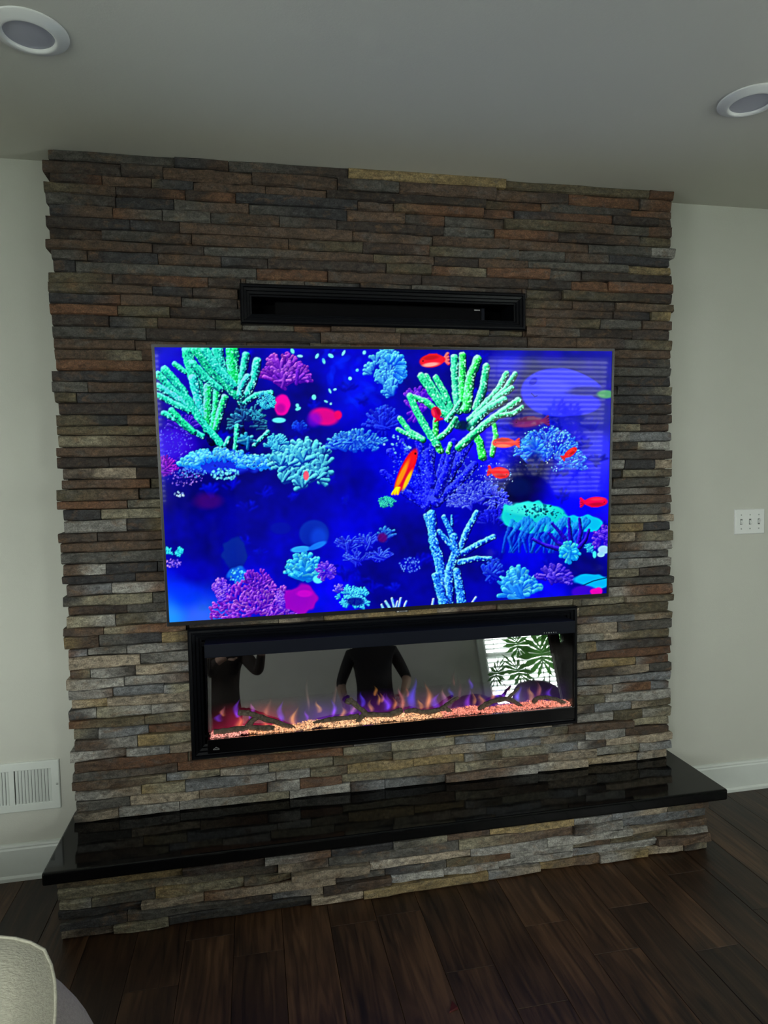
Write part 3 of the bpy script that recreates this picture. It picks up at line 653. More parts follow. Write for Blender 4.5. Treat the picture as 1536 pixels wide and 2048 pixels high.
soft(Lc((560, 1340)), 80*K, 95*K, (14, 40, 140), .3, .9, 0, .08); soft(Lc((1060, 1215)), 95*K, 88*K, (16, 48, 165), .25, .9); soft(Lc((1090, 1240)), 50*K, 60*K, (24, 70, 200), .9, .8); soft(Lc((850, 1180)), 70*K, 40*K, (10, 24, 150), .6, .8)
soft(Lc((975, 1312)), 62*K, 20*K, (60, 150, 240), .4, 1, -.1); soft(Lc((1080, 1290)), 60*K, 18*K, (40, 120, 235), .5, .9, -.4); soft(Lc((590, 1480)), 55*K, 50*K, (40, 120, 225), .5, .8, 0, .2); speck(Lc((590, 1480)), 60*K, 50*K, 40, 2, (90, 170, 240))
bush(Lc((1000, 1480)), 130*K, 150*K, 95, 75*K, 13*K, (120, 225, 245), (10, 100, 200), -180, 0, 22, .12); soft(Lc((1085, 1500)), 32*K, 26*K, (110, 225, 245), .4)
bush(Lc((1135, 1450)), 62*K, 62*K, 60, 22*K, 8*K, (170, 130, 245), (50, 20, 190), -180, 180)
for q_ in ((1270, 1300), (1400, 1280), (1330, 1390), (1470, 1370)): bush(Lc(q_), 95*K, 80*K, 34, 60*K, 6*K, (90, 125, 255), (16, 14, 180), -175, -5, 20, .1)
bush(Lc((700, 1760)), 310*K, 260*K, 330, 30*K, 8*K, (200, 130, 240), (80, 10, 170), -175, -5, 60, .05); bush(Lc((480, 1660)), 80*K, 170*K, 110, 22*K, 7*K, (190, 140, 245), (60, 20, 190), -140, -40, 60, .02)
bush(Lc((700, 1560)), 110*K, 130*K, 60, 30*K, 7*K, (170, 90, 230), (60, 10, 160), -150, -20, 50, .02); bush(Lc((850, 1700)), 60*K, 130*K, 60, 26*K, 7*K, (200, 140, 250), (80, 20, 190), -130, -30, 50, .02)
soft(Lc((975, 1625)), 105*K, 85*K, (150, 0, 185), .25, 1, .1, .08); soft(Lc((1000, 1590)), 50*K, 22*K, (200, 30, 200), .6, .8)
lobes(Lc((1305, 1625)), 105*K, 75*K, 50, 18*K, (110, 225, 245), (10, 80, 190)); bush(Lc((1215, 1580)), 40*K, 50*K, 20, 22*K, 6*K, (180, 160, 250), (30, 30, 200)); soft(Lc((1320, 1640)), 55*K, 26*K, (4, 16, 130), .5, .8)
lobes(Lc((140, 1330)), 26*K, 22*K, 9, 12*K, (90, 230, 240), (0, 100, 180)); lobes(Lc((212, 1335)), 32*K, 24*K, 12, 11*K, (90, 230, 240), (0, 100, 180)); speck(Lc((165, 1400)), 60*K, 30*K, 40, 2, (130, 100, 245)); speck(Lc((220, 965)), 40*K, 16*K, 12, 2.4, (150, 170, 250))
soft(Lc((400, 1010)), 90*K, 50*K, (80, 10, 110), 1, .6)
# --- right half
lobes(Rc((40, 230)), 115*K, 160*K, 40, 34*K, (120, 215, 250), (14, 60, 190)); bush(Rc((70, 180)), 100*K, 110*K, 50, 40*K, 12*K, (130, 225, 250), (20, 90, 210), -120, 60, 20, .5)
bush(Rc((230, 480)), 120*K, 190*K, 80, 90*K, 11*K, (150, 100, 240), (60, 16, 180), -140, -30, 15, .1)
bush(Rc((20, 560)), 130*K, 150*K, 60, 90*K, 10*K, (60, 90, 250), (10, 12, 170), -170, -10, 15, .1)
for p0, p1 in [((280,1010),(60,700)),((290,1000),(140,640)),((300,1010),(240,640)),((310,1000),(330,660)),((320,1010),(420,690)),((330,1010),(500,720)),((340,1010),(560,640)),((345,1020),(590,780)),((290,1040),(20,830)),((330,900),(300,700)),((360,960),(460,640))]:
    a, b = Rc(p0), Rc(p1); mid = ((a[0]+b[0])/2 + pr.uniform(-6, 6), (a[1]+b[1])/2 + pr.uniform(-6, 6))
    finger([b, mid, a], 22*K, 28*K, (70, 80, 255), (24, 24, 215), (4, 4, 150), .7)
speck(Rc((330, 830)), 260*K, 190*K, 230, 1.3, (90, 110, 255)); speck(Rc((110, 650)), 90*K, 60*K, 22, 2.4, (120, 170, 255))
for i, (pts, w_) in enumerate([([(590,570),(622,640),(640,730)],22),([(715,530),(725,600),(700,720)],14),([(310,580),(350,640),(382,692)],15),([(350,480),(345,600),(372,692)],17),([(440,650),(425,700)],12),
 ([(465,110),(470,250),(490,440)],22),([(515,95),(515,250),(522,430)],22),([(612,120),(565,230),(542,430)],25),([(665,165),(645,300),(602,425)],21),([(790,210),(740,310),(640,420),(560,500)],18),([(845,212),(790,300),(722,365)],16),
 ([(825,300),(740,360),(600,482)],16),([(350,235),(402,330),(442,425)],19),([(290,225),(352,330),(400,390)],16),([(255,225),(322,320),(402,440),(480,530)],22),([(190,350),(282,382),(352,440),(455,490)],18),
 ([(185,350),(232,450),(292,560),(352,652)],20),([(125,490),(182,570),(268,622)],16),([(110,560),(200,602),(268,628)],13),([(475,490),(432,560),(372,612)],14),([(500,390),(460,450),(420,500)],14),
 ([(775,372),(662,440),(560,545)],21),([(865,378),(762,450),(642,540),(492,672)],20),([(890,420),(830,460),(760,470)],13)]):
    g = pr.random(); md = (60, 220, 105) if i in (0, 1, 2, 3, 4, 6, 7) else (50 + 20*g, 205, 140 + 30*g)
    finger([Rc(p) for p in pts], w_*K*1.0, w_*K*1.15, (165, 248, 222), md, (0, 84, 78), .55)
soft(Rc((520, 535)), 45*K, 30*K, (0, 40, 70), .8, .9)
soft(Rc((1110, 330)), 225*K, 150*K, (62, 64, 255), .12, 1, .06); soft(Rc((1250, 250)), 150*K, 42*K, (62, 64, 255), .3, 1, .42); soft(Rc((1240, 410)), 140*K, 62*K, (58, 56, 255), .3, 1, -.1); soft(Rc((1300, 320)), 150*K, 30*K, (34, 34, 140), .8, .9, 0)
soft(Rc((1090, 290)), 110*K, 40*K, (84, 84, 255), .8, .8, .1); soft(Rc((960, 260)), 30*K, 20*K, (20, 20, 190), .6, .9, -.7); finger([Rc((950, 335)), Rc((970, 355)), Rc((985, 350))], 1, 1, (16, 16, 160), (16, 16, 160), (16, 16, 160), 0)
soft(Rc((1415, 340)), 55*K, 26*K, (90, 150, 120), .6, .9)
bush(Rc((1060, 800)), 240*K, 250*K, 260, 34*K, 8*K, (120, 190, 255), (20, 50, 200), -165, 5, 45, .12); speck(Rc((1040, 680)), 200*K, 150*K, 110, 1.5, (130, 200, 255)); bush(Rc((960, 690)), 80*K, 80*K, 50, 40*K, 11*K, (110, 190, 250), (20, 70, 210), -180, 180)
soft(Rc((960, 790)), 50*K, 80*K, (0, 6, 90), .9, .8, .3); soft(Rc((870, 930)), 70*K, 62*K, (6, 18, 84), .7, .75)
bush(Rc((620, 1060)), 210*K, 180*K, 230, 30*K, 7*K, (130, 150, 255), (30, 30, 190), -175, -5, 50, .1); speck(Rc((720, 850)), 120*K, 90*K, 60, 1.4, (120, 130, 255)); bush(Rc((700, 1150)), 140*K, 90*K, 60, 40*K, 8*K, (60, 70, 240), (10, 10, 160))
lobes(Rc((40, 1025)), 60*K, 32*K, 30, 13*K, (90, 225, 200), (0, 60, 130))
soft(Rc((1270, 1150)), 125*K, 52*K, (30, 170, 225), .2, 1, .1, .1); soft(Rc((970, 1110)), 215*K, 98*K, (40, 190, 205), .12, 1, .12, .06); soft(Rc((930, 1060)), 150*K, 40*K, (90, 225, 215), .7, .7, .05)
speck(Rc((1000, 1070)), 120*K, 40*K, 34, 3.0, (6, 90, 120)); speck(Rc((980, 1100)), 190*K, 60*K, 60, 1.4, (20, 150, 190))
for i in range(26):
    x = 770 + i * 19; finger([Rc((x + 60, 1140 + 20*math.sin(i))), Rc((x + 20 + 40*math.sin(i*1.7), 1240)), Rc((x + 30*math.sin(i), 1330))], 17*K, 8*K, (70, 170, 245), (30, 110, 220), (6, 40, 160), .3, .6, (-.6, -.3), .5)
for pts in [[(1080,1150),(1140,1220),(1180,1280)],[(1185,1120),(1190,1200),(1195,1290)],[(1250,1120),(1260,1200),(1240,1290)],[(1060,1210),(1110,1270),(1160,1300)],[(1310,1190),(1290,1250),(1250,1300)],[(960,1250),(1040,1290),(1120,1310)]]:
    finger([Rc(p) for p in pts], 9*K, 15*K, (70, 50, 235), (30, 16, 170), (6, 0, 90), .3)
bush(Rc((1190, 1330)), 65*K, 65*K, 34, 40*K, 12*K, (110, 225, 245), (10, 110, 210), -180, 180, 10, .3); bush(Rc((1400, 1250)), 70*K, 90*K, 60, 24*K, 9*K, (150, 110, 245), (50, 20, 190), -180, 180, 60, .05)
soft(Rc((1402, 1315)), 36*K, 26*K, (160, 190, 255), .3); soft(Rc((1385, 1345)), 24*K, 16*K, (150, 190, 255), .3); lobes(Rc((1315, 1310)), 30*K, 26*K, 10, 12*K, (90, 215, 240), (10, 60, 180)); soft(Rc((1345, 1345)), 12*K, 22*K, (80, 215, 235), .4)
FQ = [([(285,1100),(332,1250)],16),([(322,1090),(332,1250),(372,1400),(412,1645)],34),([(400,1110),(442,1200),(472,1300)],20),([(605,1080),(542,1200),(492,1330),(442,1450),(440,1645)],22),
 ([(712,1232),(612,1280),(512,1340)],19),([(695,1370),(602,1370),(500,1392)],18),([(462,1230),(472,1330),(432,1450),(430,1645)],28),([(370,1200),(442,1285),(482,1340)],19),([(480,1450),(512,1645)],30),([(350,1480),(400,1645)],32),([(450,1100),(450,1160)],8)]
for pts, w_ in FQ: finger([Rc(p) for p in pts], w_*K*.75, w_*K, (135, 215, 255), (50, 125, 232), (6, 28, 160), .8)
bush(Rc((870, 1620)), 150*K, 200*K, 80, 110*K, 14*K, (120, 220, 250), (16, 90, 210), -175, -15, 14, .12)
bush(Rc((1090, 1500)), 120*K, 100*K, 50, 60*K, 10*K, (140, 110, 250), (30, 16, 170), -180, 30, 25, .1); bush(Rc((700, 1500)), 80*K, 140*K, 30, 90*K, 10*K, (70, 120, 245), (10, 16, 170), -160, -20)
soft(Rc((1340, 1515)), 115*K, 45*K, (20, 160, 240), .25, 1, .1, .08); finger([Rc((1270, 1540)), Rc((1340, 1510)), Rc((1425, 1490))], 1.2, 1, (6, 50, 120), (6, 50, 120), (6, 50, 120), 0); soft(Rc((1280, 1580)), 80*K, 40*K, (60, 10, 190), .4); soft(Rc((1365, 1580)), 45*K, 28*K, (205, 20, 180), .4, 1, 0, .2)
soft(Rc((190, 1410)), 65*K, 48*K, (14, 20, 180), .5, .9); speck(Rc((190, 1410)), 68*K, 50*K, 60, 1.6, (80, 110, 255)); bush(Rc((40, 1240)), 70*K, 70*K, 16, 60*K, 9*K, (90, 170, 250), (10, 20, 150), -150, -10); soft(Rc((15, 1240)), 30*K, 30*K, (90, 0, 110), .8, .8)
for p0, p1 in [((35,1640),(60,1680)),((75,1620),(90,1680)),((110,1640),(100,1680)),((130,1620),(118,1680)),((165,1640),(150,1680)),((335,1625),(330,1660)),((600,1615),(580,1645)),((10,1660),(20,1685))]:
    finger([Rc(p0), Rc(p1)], 7*K, 8*K, (205, 215, 255), (110, 160, 250), (40, 60, 220), .2)
fish(Rc((325, 130)), 205*K, 105*K, -.12, (235, 40, 72), (255, 190, 190), (240, 120, 130)); fish(Rc((352, 455)), 100*K, 75*K, 1.25, (190, 24, 80), (220, 80, 110), (205, 40, 90))
fish(Rc((925, 515)), 260*K, 85*K, -.08, (118, 40, 110), (130, 60, 120), None, .8, .85); fish(Rc((775, 645)), 190*K, 78*K, .0, (228, 74, 84), (240, 140, 130)); fish(Rc((755, 832)), 150*K, 88*K, 3.3, (226, 16, 58), (240, 60, 80))
fish(Rc((1195, 705)), 125*K, 52*K, 2.5, (214, 36, 66), (230, 80, 90)); fish(Rc((1355, 1015)), 190*K, 80*K, 3.1, (224, 18, 104), (235, 60, 110))
ang = math.atan2(970 - 690, 95 - 225)
soft(Rc((162, 825)), 148*K, 40*K, (205, 20, 70), .25, 1, ang); soft(Rc((190, 760)), 80*K, 30*K, (225, 40, 60), .8, .8, ang); soft(Rc((135, 850)), 100*K, 16*K, (245, 150, 50), .9, .85, ang); soft(Rc((172, 880)), 70*K, 13*K, (250, 190, 60), .9, .9, ang)
for t_ in (-18, 0, 16): finger([Rc((95 + t_, 965)), Rc((112 + t_ * .4, 930))], 8*K, 10*K, (255, 225, 70), (250, 180, 55), (220, 110, 60), .1)
soft(Rc((222, 712)), 7*K, 7*K, (40, 0, 50), .5)
IMG = np.clip(IMG, 0, 255)
# crisp, saturated screen picture: local contrast and saturation of the image signal
SM = np.stack([blur(IMG[..., k], 2.2) for k in range(3)], -1); BG = np.stack([blur(IMG[..., k], 14) for k in range(3)], -1)
IMG = IMG + 0.75 * (IMG - SM) + 0.22 * (IMG - BG)
g_ = IMG.mean(-1, keepdims=True); IMG = g_ + 1.22 * (IMG - g_)
IMG[..., 0] *= 0.93
IMG = np.clip(IMG, 0, 255)
c_ = IMG / 255.0
LINIMG = np.where(c_ <= 0.04045, c_ / 12.92, ((c_ + 0.055) / 1.055) ** 2.4)
GX, GY = 840, 474
us = np.linspace(-hw + ML, hw - ML, GX + 1); vs_ = np.linspace(-hh + MBt, hh - MT, GY + 1)
U, V = np.meshgrid(us, vs_)
P = np.array([tv_pt(0, 0, -0.0025)]) + U.reshape(-1, 1) * (tv_pt(1, 0) - tv_pt(0, 0)) + V.reshape(-1, 1) * (tv_pt(0, 1) - tv_pt(0, 0))
# where each screen point falls on the drawing (drawing made in the photograph's pixel scale)
D_ = P - CAM; zz = D_ @ CF
sx = np.clip(768 + FPX * (D_ @ CR) / zz - PX0, 0, PWD - 2); sy = np.clip(1024 - FPX * (D_ @ CU) / zz - PY0, 0, PHT - 2)
ix, iy = sx.astype(int), sy.astype(int); fx, fy = (sx - ix)[:, None], (sy - iy)[:, None]
C4 = (LINIMG[iy, ix] * (1 - fx) + LINIMG[iy, ix + 1] * fx) * (1 - fy) + (LINIMG[iy + 1, ix] * (1 - fx) + LINIMG[iy + 1, ix + 1] * fx) * fy
me = bpy.data.meshes.new('screen'); nv = (GX + 1) * (GY + 1); nf = GX * GY
me.vertices.add(nv); me.vertices.foreach_set('co', P.astype(np.float32).ravel())
ii = (np.arange(GY)[:, None] * (GX + 1) + np.arange(GX)[None, :]).ravel()
quads = np.stack([ii, ii + 1, ii + GX + 2, ii + GX + 1], 1).astype(np.int32)
me.loops.add(nf * 4); me.loops.foreach_set('vertex_index', quads.ravel())
me.polygons.add(nf); me.polygons.foreach_set('loop_start', np.arange(0, nf * 4, 4, dtype=np.int32))
me.update(calc_edges=True); me.validate()
ca = me.color_attributes.new('picture', 'FLOAT_COLOR', 'POINT'); ca.data.foreach_set('color', np.concatenate([C4, np.ones((nv, 1))], 1).astype(np.float32).ravel())
SCREEN = bpy.data.materials.new('lit_screen'); SCREEN.use_nodes = True; nt = SCREEN.node_tree; b = nt.nodes['Principled BSDF']
b.inputs['Base Color'].default_value = (0.002, 0.002, 0.003, 1); b.inputs['Roughness'].default_value = 0.035; b.inputs['Specular IOR Level'].default_value = 0.075
an = nt.nodes.new('ShaderNodeAttribute'); an.attribute_name = 'picture'
nt.links.new(an.outputs['Color'], b.inputs['Emission Color']); b.inputs['Emission Strength'].default_value = 1.0
link('screen', me, SCREEN, tv)

# ------------------------------------------------------------------ soundbar niche
niche = thing('niche_frame', 'black moulded frame round the narrow niche above the television', 'frame', (0.04, 0.0, NICHE[2]))
MB().frame(*NICHE, [(0, -0.012), (0, 0.022), (0.005, 0.027), (0.011, 0.027), (0.013, 0.020), (0.022, 0.018), (0.024, 0.012), (0.032, 0.010), (0.034, 0.004), (0.0395, 0.002), (0.0395, -0.012)]).build('moulding', BLACK, niche)
MB().frame(NICHE[0] + 0.0395, NICHE[1] - 0.0395, NICHE[2] + 0.0295, NICHE[3] - 0.0295, [(-0.008, -0.006), (-0.008, -0.15), (0, -0.15), (0, -0.006), (-0.008, -0.006)]).build('liner', BLACK, niche)
MB().box(NICHE[0] + 0.03, NICHE[1] - 0.03, 0.150, 0.158, NICHE[2] + 0.022, NICHE[3] - 0.022).build('back_board', DEEP, niche)
zf = NICHE[2] + 0.0295
sb = thing('soundbar', 'slim black soundbar lying in the niche above the television', 'soundbar', (0.03, 0.08, zf))
MB().box(-0.37, 0.415, 0.035, 0.13, zf + 0.0005, zf + 0.066).build('body', DEEP, sb, bevel=0.006)
for k in range(12): MB().tube([(0.428, 0.045, zf + 0.008 + k*0.0045), (0.428, 0.115, zf + 0.008 + k*0.0045)], 0.0012, 6).build('grille_rib', NAVYBAR, sb)
MB().box(0.415, 0.428, 0.04, 0.125, zf + 0.0005, zf + 0.064).build('end_cap', NAVYBAR, sb)
MB().box(0.385, 0.408, 0.0345, 0.035, zf + 0.054, zf + 0.0575).build('badge', MARK, sb)

# ------------------------------------------------------------------ electric fireplace
YF = -0.115
fp = thing('electric_fireplace', 'wide black electric fireplace with glowing embers below the television', 'fireplace', (0.035, 0.0, FIRE[2]))
MB().frame(*FIRE, [(0, -0.012), (0, 0.028), (0.006, 0.034), (0.013, 0.034), (0.015, 0.027), (0.024, 0.025), (0.027, 0.018), (0.036, 0.016), (0.038, 0.008), (0.046, 0.006), (0.046, -0.012)]).build('moulding', BLACK, fp)
FX0, FX1, FZ0, FZ1 = -0.6450, 0.7205, 0.4790, 0.8610
GZ0, GZ1 = 0.5270, 0.8145
bar = MB().box(FX0, FX1, YF - 0.004, -0.02, GZ1, FZ1).build('top_bar', NAVYBAR, fp, bevel=0.0015)
low = MB().box(FX0, FX1, YF, -0.006, FZ0, GZ0).build('lower_panel', BLACKGLASS, fp, bevel=0.0015)
for xs in (FX0, FX1 - 0.004): MB().box(xs, xs + 0.004, YF, YF + 0.006, GZ0, GZ1).build('side_stile', BLACKGLASS, fp)
gx0, gx1 = FX0 + 0.004, FX1 - 0.004
bx0, bx1 = -0.664, 0.768                     # cavity behind the moulding, wider than the glass front
fbx = MB().box(bx0 - 0.002, bx0, -0.008, 0.13, GZ0 - 0.03, GZ1 + 0.03).box(bx1, bx1 + 0.002, -0.008, 0.13, GZ0 - 0.03, GZ1 + 0.03).box(bx0, bx1, -0.006, 0.13, GZ1 + 0.014, GZ1 + 0.03).box(bx0, bx1, -0.006, 0.13, GZ0 - 0.03, GZ0 - 0.022).box(bx0, bx1, 0.13, 0.136, GZ0 - 0.03, GZ1 + 0.03)
fbx.build('firebox', DEEP, fp)
MB().box(gx0, gx1, YF + 0.003, YF + 0.006, GZ0 + 0.0005, GZ1 - 0.0005).build('front_glass', PANE, fp)
for xs in (gx0, gx1 - 0.003): MB().box(xs, xs + 0.003, YF + 0.007, -0.006, GZ0 + 0.0005, GZ1 - 0.0005).build('side_glass', PANE, fp)
# touch symbols on the top bar and the maker's mark on the lower panel
yb = YF - 0.0045
for i, px in enumerate((1088.5, 1093.3, 1098.0, 1102.6, 1107.4, 1112.2)):
    p = at_y(px, 1265.9 - i * 0.22, yb); x, z = p[0], p[2]; m = MB(); r = 0.0020
    if i == 0: m.add([(x-r*.5, yb, z+r), (x-r*.5, yb, z-r), (x+r*.8, yb, z-r*.2), (x+r*.2, yb, z+r)], [(0,1,2,3)])
    elif i in (1, 3): m.lathe([(r*.55, 0), (r, 0)], (x, yb, z), 12, 'y')
    elif i == 2: m.box(x-r, x+r, yb, yb+.0003, z-r, z-r*.3).box(x-r, x-r*.3, yb, yb+.0003, z-r, z+r).box(x+r*.3, x+r, yb, yb+.0003, z-r, z+r)
    elif i == 4: m.add([(x-r, yb, z+r), (x, yb, z-r), (x+r, yb, z+r)], [(0,1,2)])
    else: m.box(x-r*.3, x+r*.3, yb, yb+.0003, z-r, z+r).box(x-r, x+r*.3, yb, yb+.0003, z+r*.3, z+r*.9)
    m.build('touch_symbol', MARK, bar, fix=False)
lp = at_y(432.5, 1498.5, YF - 0.0006); lx, lz, ly = lp[0], lp[2], YF - 0.0006
lm = MB()
def stroke2(pts, r): lm.tube([(lx + a, ly, lz + b) for a, b in pts], r, 4)
stroke2([(-0.0095, -0.001), (-0.0085, 0.0022), (-0.006, 0.0026), (-0.004, 0.0034), (-0.0025, 0.0062), (0, 0.0072), (0.0025, 0.0062), (0.004, 0.0038), (0.0065, 0.0038), (0.0088, 0.003), (0.0096, 0.0004), (0.0088, -0.0022)], 0.00045)
lm.build('logo_hat', MARK, low, fix=False)
st = MB(); st.add([(lx + (0.0011 if k % 2 == 0 else 0.0005) * math.sin(k * math.pi / 5), ly - 0.0004, lz + 0.0042 + (0.0011 if k % 2 == 0 else 0.0005) * math.cos(k * math.pi / 5)) for k in range(10)], [tuple(range(10))]); st.build('logo_star', MARK, low, fix=False)
cu = bpy.data.curves.new('logo_text', 'FONT'); cu.body = 'NAPOLEON'; cu.size = 0.0046; cu.align_x = 'CENTER'; cu.extrude = 0.0001
to = bpy.data.objects.new('tmp', cu); COL.objects.link(to); bpy.context.view_layer.update()
tm = bpy.data.meshes.new_from_object(to.evaluated_get(bpy.context.evaluated_depsgraph_get())); bpy.data.objects.remove(to)
for v in tm.vertices: v.co = Vector((lx + v.co.x * 0.85, ly - 0.0004 - v.co.z, lz - 0.0022 + v.co.y))
tm.name = 'logo_text'; link('logo_text', tm, MARK, low)
# flame screen: half-mirror leaning back
TH = math.radians(13.4); MY, MZ = -0.060, 0.517
def mirror_pt(x, s, off=0.0):
    return (x, MY + s * math.sin(TH) - off * math.cos(TH), MZ + s * math.cos(TH) + off * math.sin(TH))
MIRROR = mat('half_mirror', (0.30, 0.30, 0.31, 1), 0.015, 0.5, metal=1.0, vary=(2, 0.02))
ms = MB(); s1 = 0.304; mx0, mx1 = FX0 + 0.005, FX1 - 0.003
ms.add([mirror_pt(x, s, o) for o in (0, -0.004) for (x, s) in ((mx0, 0), (mx1, 0), (mx1, s1), (mx0, s1))], [(0,1,2,3), (7,6,5,4), (0,4,5,1), (1,5,6,2), (2,6,7,3), (3,7,4,0)])
screen = ms.build('flame_screen', MIRROR, fp)
def at_mirror(px, py, off=0.006):
    n = np.array([0, -math.cos(TH), math.sin(TH)]); P0 = np.array([0, MY, MZ]) + n * off; v = ray(px, py); t = ((P0 - CAM) @ n) / (v @ n); h = CAM + v * t
    return h[0], (h[2] - MZ - off * math.sin(TH)) / math.cos(TH)
def add_light_mat(name, attr):
    m = bpy.data.materials.new(name); m.use_nodes = True; nt = m.node_tree
    for n in list(nt.nodes):
        if n.type != 'OUTPUT_MATERIAL': nt.nodes.remove(n)
    a = nt.nodes.new('ShaderNodeAttribute'); a.attribute_name = attr
    e = nt.nodes.new('ShaderNodeEmission'); t = nt.nodes.new('ShaderNodeBsdfTransparent'); ad = nt.nodes.new('ShaderNodeAddShader')
    nt.links.new(a.outputs['Color'], e.inputs['Color']); nt.links.new(e.outputs[0], ad.inputs[0]); nt.links.new(t.outputs[0], ad.inputs[1])
    nt.links.new(ad.outputs[0], nt.nodes['Material Output'].inputs['Surface'])
    return m
FLAME = add_light_mat('flame_light', 'col')
rf = random.Random(9)
BLUE, VIOLET, ORANGE, PINK, AMBER, RED = (0.10, 0.05, 0.95), (0.30, 0.05, 0.80), (0.85, 0.28, 0.06), (0.85, 0.22, 0.42), (0.90, 0.42, 0.08), (0.55, 0.02, 0.08)
def flame(px, py0, py1, wpx, col, top=None, k=1.0):
    x, sb_ = at_mirror(px, py0 + 3); x2, st_ = at_mirror(px + rf.uniform(-3, 3), py1 - 5); w_ = wpx / 470.0; n = 12; top = top or col
    vs, cs, fs = [], [], []; ph = rf.uniform(0, 6); E = (-1, -.7, -.4, -.15, .1, .4, .7, 1); m = len(E)
    for i in range(n + 1):
        t = i / n; s = sb_ + (st_ - sb_) * t; cx = x + (x2 - x) * t + w_ * 0.30 * math.sin(ph + t * 5.5) * (0.3 + t)
        hwid = w_ * 0.5 * (0.45 + 0.9 * math.sin(math.pi * min(1, t * 0.7 + 0.2)) ** 1.3) * (1 - t ** 2 * 0.9)
        inten = k * 0.9 * min(1, t * 4 + .15) * (1 - t) ** 1.15 * (0.8 + 0.2 * math.sin(ph * 3 + t * 11))
        for e in E:
            q = math.exp(-(e / .42) ** 2) - math.exp(-(1 / .42) ** 2); q *= 1 + 0.35 * math.sin(ph * 7 + e * 6 + t * 4)
            vs.append(mirror_pt(cx + e * hwid, s, 0.005 + 0.004 * (1 - e * e)))
            cs.append(tuple(max(0, (col[c] * (1 - t) + top[c] * t) * inten * q) for c in range(3)) + (1,))
        if i: fs += [((i-1)*m + j, (i-1)*m + j + 1, i*m + j + 1, i*m + j) for j in range(m - 1)]
    MB().add(vs, fs, 0, cs).build('flame', FLAME, screen, smooth=True, fix=False)
def glow_sheet(px0, px1, pyb, pyt, col, k):
    vs, cs, fs = [], [], []; nx_, ny_ = 16, 8
    for j in range(ny_ + 1):
        for i in range(nx_ + 1):
            tx, ty = i / nx_, j / ny_; px = px0 + (px1 - px0) * tx; py = pyb + (pyt - pyb) * ty
            x, s = at_mirror(px, py - (px - (px0 + px1) / 2) * 0.095, 0.003); vs.append(mirror_pt(x, s, 0.003))
            g = math.sin(math.pi * tx) ** .8 * (1 - ty) ** 1.5 * k * (0.75 + 0.25 * math.sin(tx * 19 + ty * 4)); cs.append(tuple(c * g for c in col) + (1,))
    for j in range(ny_):
        for i in range(nx_): q = j * (nx_ + 1) + i; fs.append((q, q + 1, q + nx_ + 2, q + nx_ + 1))
    MB().add(vs, fs, 0, cs).build('flame_glow', FLAME, screen, smooth=True, fix=False)
def c3(x, y): return 360 + x / 3.657, 1200 + y / 3.657
def c4(x, y): return 760 + x / 3.657, 1200 + y / 3.657
glow_sheet(415, 600, 1462, 1400, RED, 0.8); glow_sheet(560, 790, 1440, 1385, VIOLET, 0.30); glow_sheet(700, 960, 1425, 1375, (0.4, 0.04, 0.3), 0.30); glow_sheet(900, 1140, 1410, 1360, VIOLET, 0.20)
